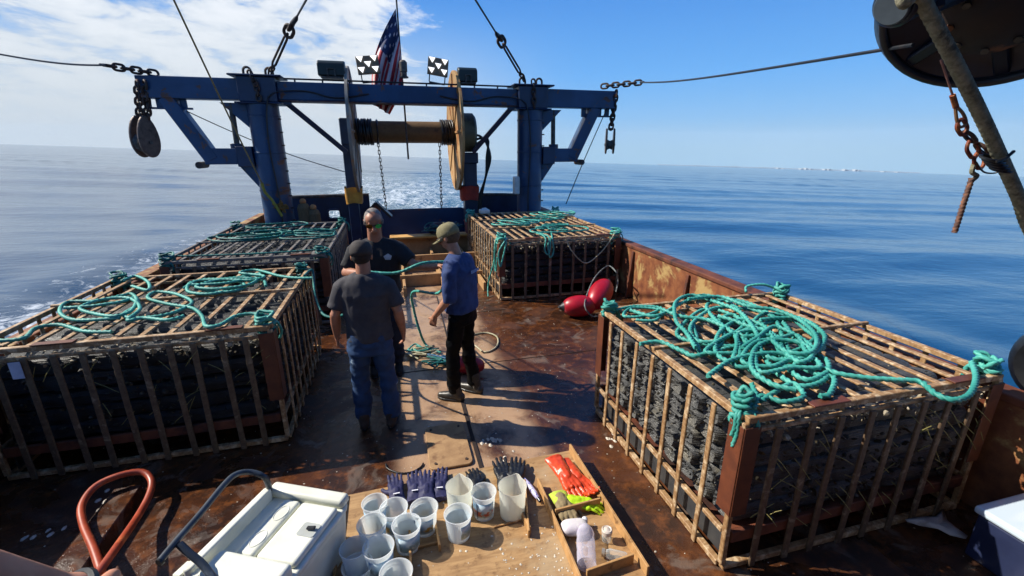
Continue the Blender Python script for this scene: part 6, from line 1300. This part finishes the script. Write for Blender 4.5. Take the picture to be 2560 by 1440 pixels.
glove('knit_glove', 'beige knit glove with a yellow green cuff crumpled in the tray', 'knit gloves in the tray', mat_mottle('beige_knit', '8c7c5c', '776849', 40, .9, None, bump=.5, bd=.003), G(1402, 1250, ZB + .04), (.0, -1, -.05), (0, 0, -1), (1, 0, 0), 1.1, mat_mottle('lime_knit', 'b6c84a', 'a0b43a', 40, .9), .45, .05)
glove('knit_glove', 'bright yellow green glove lying crosswise in the tray', 'knit gloves in the tray', mat_mottle('neon_knit', 'b4dc12', '9cc410', 40, .8, None, bump=.4, bd=.003), G(1430, 1252, ZB + .035), (.9, -.5, 0), (0, 0, -1), (0, 1, 0), .9, None, .3, .04)
# right compartment goods
def clear(name, tint=(.9, .9, .95, 1), rough=.08, k=.75):
    m = NT(name); m.p(base=tint, rough=rough, spec=.8); tp = m.n('ShaderNodeBsdfTransparent'); mx = m.n('ShaderNodeMixShader'); fr_ = m.n('ShaderNodeLayerWeight', {'Blend': .35}); f = m.ramp(fr_.outputs['Facing'], 0, 1, (1 - k) * .8, .9); m.l(f, mx.inputs[0]); m.l(tp.outputs[0], mx.inputs[1]); m.l(m.b.outputs[0], mx.inputs[2]); m.l(mx.outputs[0], m.o.inputs[0]); return m.m
q = MB(); c = G(1437, 1318, ZB + .05); mm = Matrix.Translation(c) @ Matrix.Rotation(R(-8), 4, 'Z')
q.ball((0, 0, 0), 1, 26, 16, (.088, .055, .038)); q.v = [tuple(mm @ V((math.copysign(abs(x / .088) ** .55 * .088, x), math.copysign(abs(y / .055) ** .55 * .055, y), z))) for x, y, z in q.v]
o = q.build('white_packet', mat_mottle('packet_white', 'd0ccc8', 'bfb6c0', 14, .6, 'a68fa8', 12, (.6, .7), .3, .006), smooth=True); tag(o, 'white soft packet lying behind the clear bottle in the tray', 'packet')
# clear bottle
t_ = thing('plastic_bottle', 'clear crinkled plastic bottle lying in the right compartment of the tray', 'bottle', tuple(G(1460, 1390, ZB)))
a = G(1462, 1300, ZB + .05); b = G(1468, 1440, ZB + .06); d = (b - a).normalized(); s_, u_, _ = frame_of(d); mt = Matrix(((s_.x, u_.x, d.x, a.x), (s_.y, u_.y, d.y, a.y), (s_.z, u_.z, d.z, a.z), (0, 0, 0, 1)))
CLR = clear('clear_plastic', hexc('d2cfe0'), .1, .72)
q = MB(); q.lathe([(.014, .0), (.014, .03), (.022, .045), (.05, .09), (.056, .12), (.053, .15), (.057, .17), (.057, .22), (.053, .24), (.057, .26), (.055, .34), (.03, .35)], 28, mt); q.build('bottle_body', CLR, t_, smooth=True, angle=50)
q = MB(); q.lathe([(.019, -.012), (.019, .014), (.016, .016)], 16, mt); q.build('bottle_cap', mat_mottle('cap_white', 'd8dadc', 'c8ccd0', 9, .4, None, bump=0), t_, smooth=True)
GLS = clear('clear_glass', hexc('cfd8d8'), .04, .8)
t_ = thing('glass_jar', 'small clear glass jar with a ridged lid standing in the tray', 'jar', tuple(G(1518, 1345, ZB))); c = G(1516, 1345, ZB + .02); m_ = Matrix.Translation((c.x, c.y, ZB + .001))
q = MB(); q.lathe([(.02, 0), (.028, .004), (.03, .03), (.028, .06), (.02, .07), (.0, .07)], 24, m_); q.build('jar_body', GLS, t_, smooth=True)
q = MB(); q.lathe([(.033, .06), (.034, .085), (.028, .092), (.022, .088), (.012, .094), (0, .097)], 24, m_); q.build('jar_lid', mat_mottle('lid_white', 'cfc6bd', 'b8a898', 9, .4, None, bump=0), t_, smooth=True, angle=30)
t_ = thing('glass_jar', 'clear glass jar lying on its side near the tray end', 'jar', tuple(G(1540, 1385, ZB))); a = G(1512, 1382, ZB + .035); b = G(1578, 1398, ZB + .035); d = (b - a).normalized(); s_, u_, _ = frame_of(d); mt = Matrix(((s_.x, u_.x, d.x, a.x), (s_.y, u_.y, d.y, a.y), (s_.z, u_.z, d.z, a.z), (0, 0, 0, 1)))
q = MB(); q.lathe([(.018, 0), (.022, .012), (.03, .028), (.031, .12), (.026, .13), (0, .13)], 24, mt); q.build('jar_body', GLS, t_, smooth=True)
q = MB(); q.lathe([(.024, -.018), (.025, .0), (.02, .002)], 20, mt); q.build('jar_lid', mat_mottle('tin', 'b4a99a', '8c8272', 9, .3, None, bump=0, metal=.6), t_, smooth=True)
t_ = thing('squeeze_tube', 'violet and white squeeze tube lying right of the beakers', 'tube', tuple(G(1335, 1235, ZB))); a, b = G(1310, 1195, ZB + .05), G(1345, 1245, ZB + .025); q = MB(); q.sweep([a, a.lerp(b, .3), a.lerp(b, .8), b], [.006, .018, .020, .014], 12); q.build('tube_body', mat_mottle('violet_print', 'c9c6dc', '6c62a8', 24, .35, '3a3e78', 30, (.52, .6), .05), t_, smooth=True)
q = MB(); q.sweep([b, b + (b - a).normalized() * .03], .013, 12); q.build('tube_cap', mat_mottle('dark_cap', '26304a', '1c2438', 9, .3, None, bump=0), t_, smooth=True)

# bottom right: chest, rag, fender
t_ = thing('ice_chest', 'blue chest with a glossy pale lid at the lower right edge', 'chest', (3.45, .95, 0))
q = MB(); q.box((3.33, .45, .0), (3.76, 1.43, .31)); q.build('chest_body', mat_mottle('chest_blue', '2b3350', '222944', 5, .35, None, bump=.05), t_, bevel=.015, seg=2)
q = MB(); q.box((3.315, .43, .312), (3.77, 1.45, .36)); q.build('chest_lid', NT('gloss_white').p(base='c4d4e0', rough=.1, spec=.8).m, t_, bevel=.015, seg=2)
q = MB(); c = G(2340, 1315, .0); rs_ = random.Random(6); nn_ = 16
outl = [(2263, 1298), (2300, 1292), (2340, 1290), (2358, 1268), (2368, 1300), (2390, 1318), (2420, 1340), (2415, 1347), (2375, 1338), (2345, 1322), (2300, 1315), (2268, 1304)]
top = [G(x, y, .03 + .05 * rs_.random()) for x, y in outl]; mid = sum(top, V()) / len(top); q.v = [tuple(p) for p in top] + [tuple(mid.lerp(p, .5) + V((0, 0, rs_.uniform(-.01, .03)))) for p in top] + [tuple(mid)]
n = len(top); q.f = [(i, (i + 1) % n, n + (i + 1) % n, n + i) for i in range(n)] + [(n + i, n + (i + 1) % n, 2 * n) for i in range(n)]; o = q.build('plastic_bag', mat_mottle('rag_white', 'b5b0ac', '9a9490', 14, .5, None, bump=.3), smooth=True); o.modifiers.new('t', 'SOLIDIFY').thickness = .003; tag(o, 'crumpled white plastic bag on the dark deck right of the near right cage', 'plastic bag')
t_ = thing('tyre_fender', 'dark rubber tyre fender hanging outboard at the right edge', 'tyre', (4.05, 2.55, .85)); c = PX(2672, 925, 4.12); q = MB()
q.sweep([c + V((0, math.cos(a) * .2, math.sin(a) * .2)) for a in [2 * math.pi * k / 32 for k in range(34)]], .09, 14, lambda t: 1 + .05 * math.cos(9 * t)); q.build('tyre', BLACK, t_, smooth=True)
q = MB(); q.sweep([c + V((0, 0, .28)), V((3.97, c.y, .905)), V((3.88, c.y, .91))], .014, 8); q.build('lanyard', HEMP, t_, smooth=True)
q = MB(); q.box((-.17, 3.9, .9), (-.16, 3.91, .91)) if False else None
tg = G(60, 895, .98); q = MB(); q.box((tg.x - .035, NL['y0'] - .05, .86), (tg.x + .035, NL['y0'] - .045, .99)); o = q.build('paper_tag', mat_mottle('tag_white', 'b9bdd0', 'a4a8bc', 9, .7, None, bump=0)); tag(o, 'small white tag hanging on the front of the near left cage', 'tag')
# ---------------------------------------------------------------- sea air
hb = MB(); hb.box((-9000, -9000, -480), (9000, 9000, 330)); hz_ = hb.build('haze', None)
hm = bpy.data.materials.new('sea_air'); hm.use_nodes = True; t__ = hm.node_tree; t__.nodes.clear(); ho = t__.nodes.new('ShaderNodeOutputMaterial'); hv = t__.nodes.new('ShaderNodeVolumePrincipled')
hv.inputs['Color'].default_value = (.72, .88, 1, 1); hv.inputs['Density'].default_value = .00006; t__.links.new(hv.outputs[0], ho.inputs['Volume']); hz_.data.materials.append(hm); tag(hz_, kind='stuff')
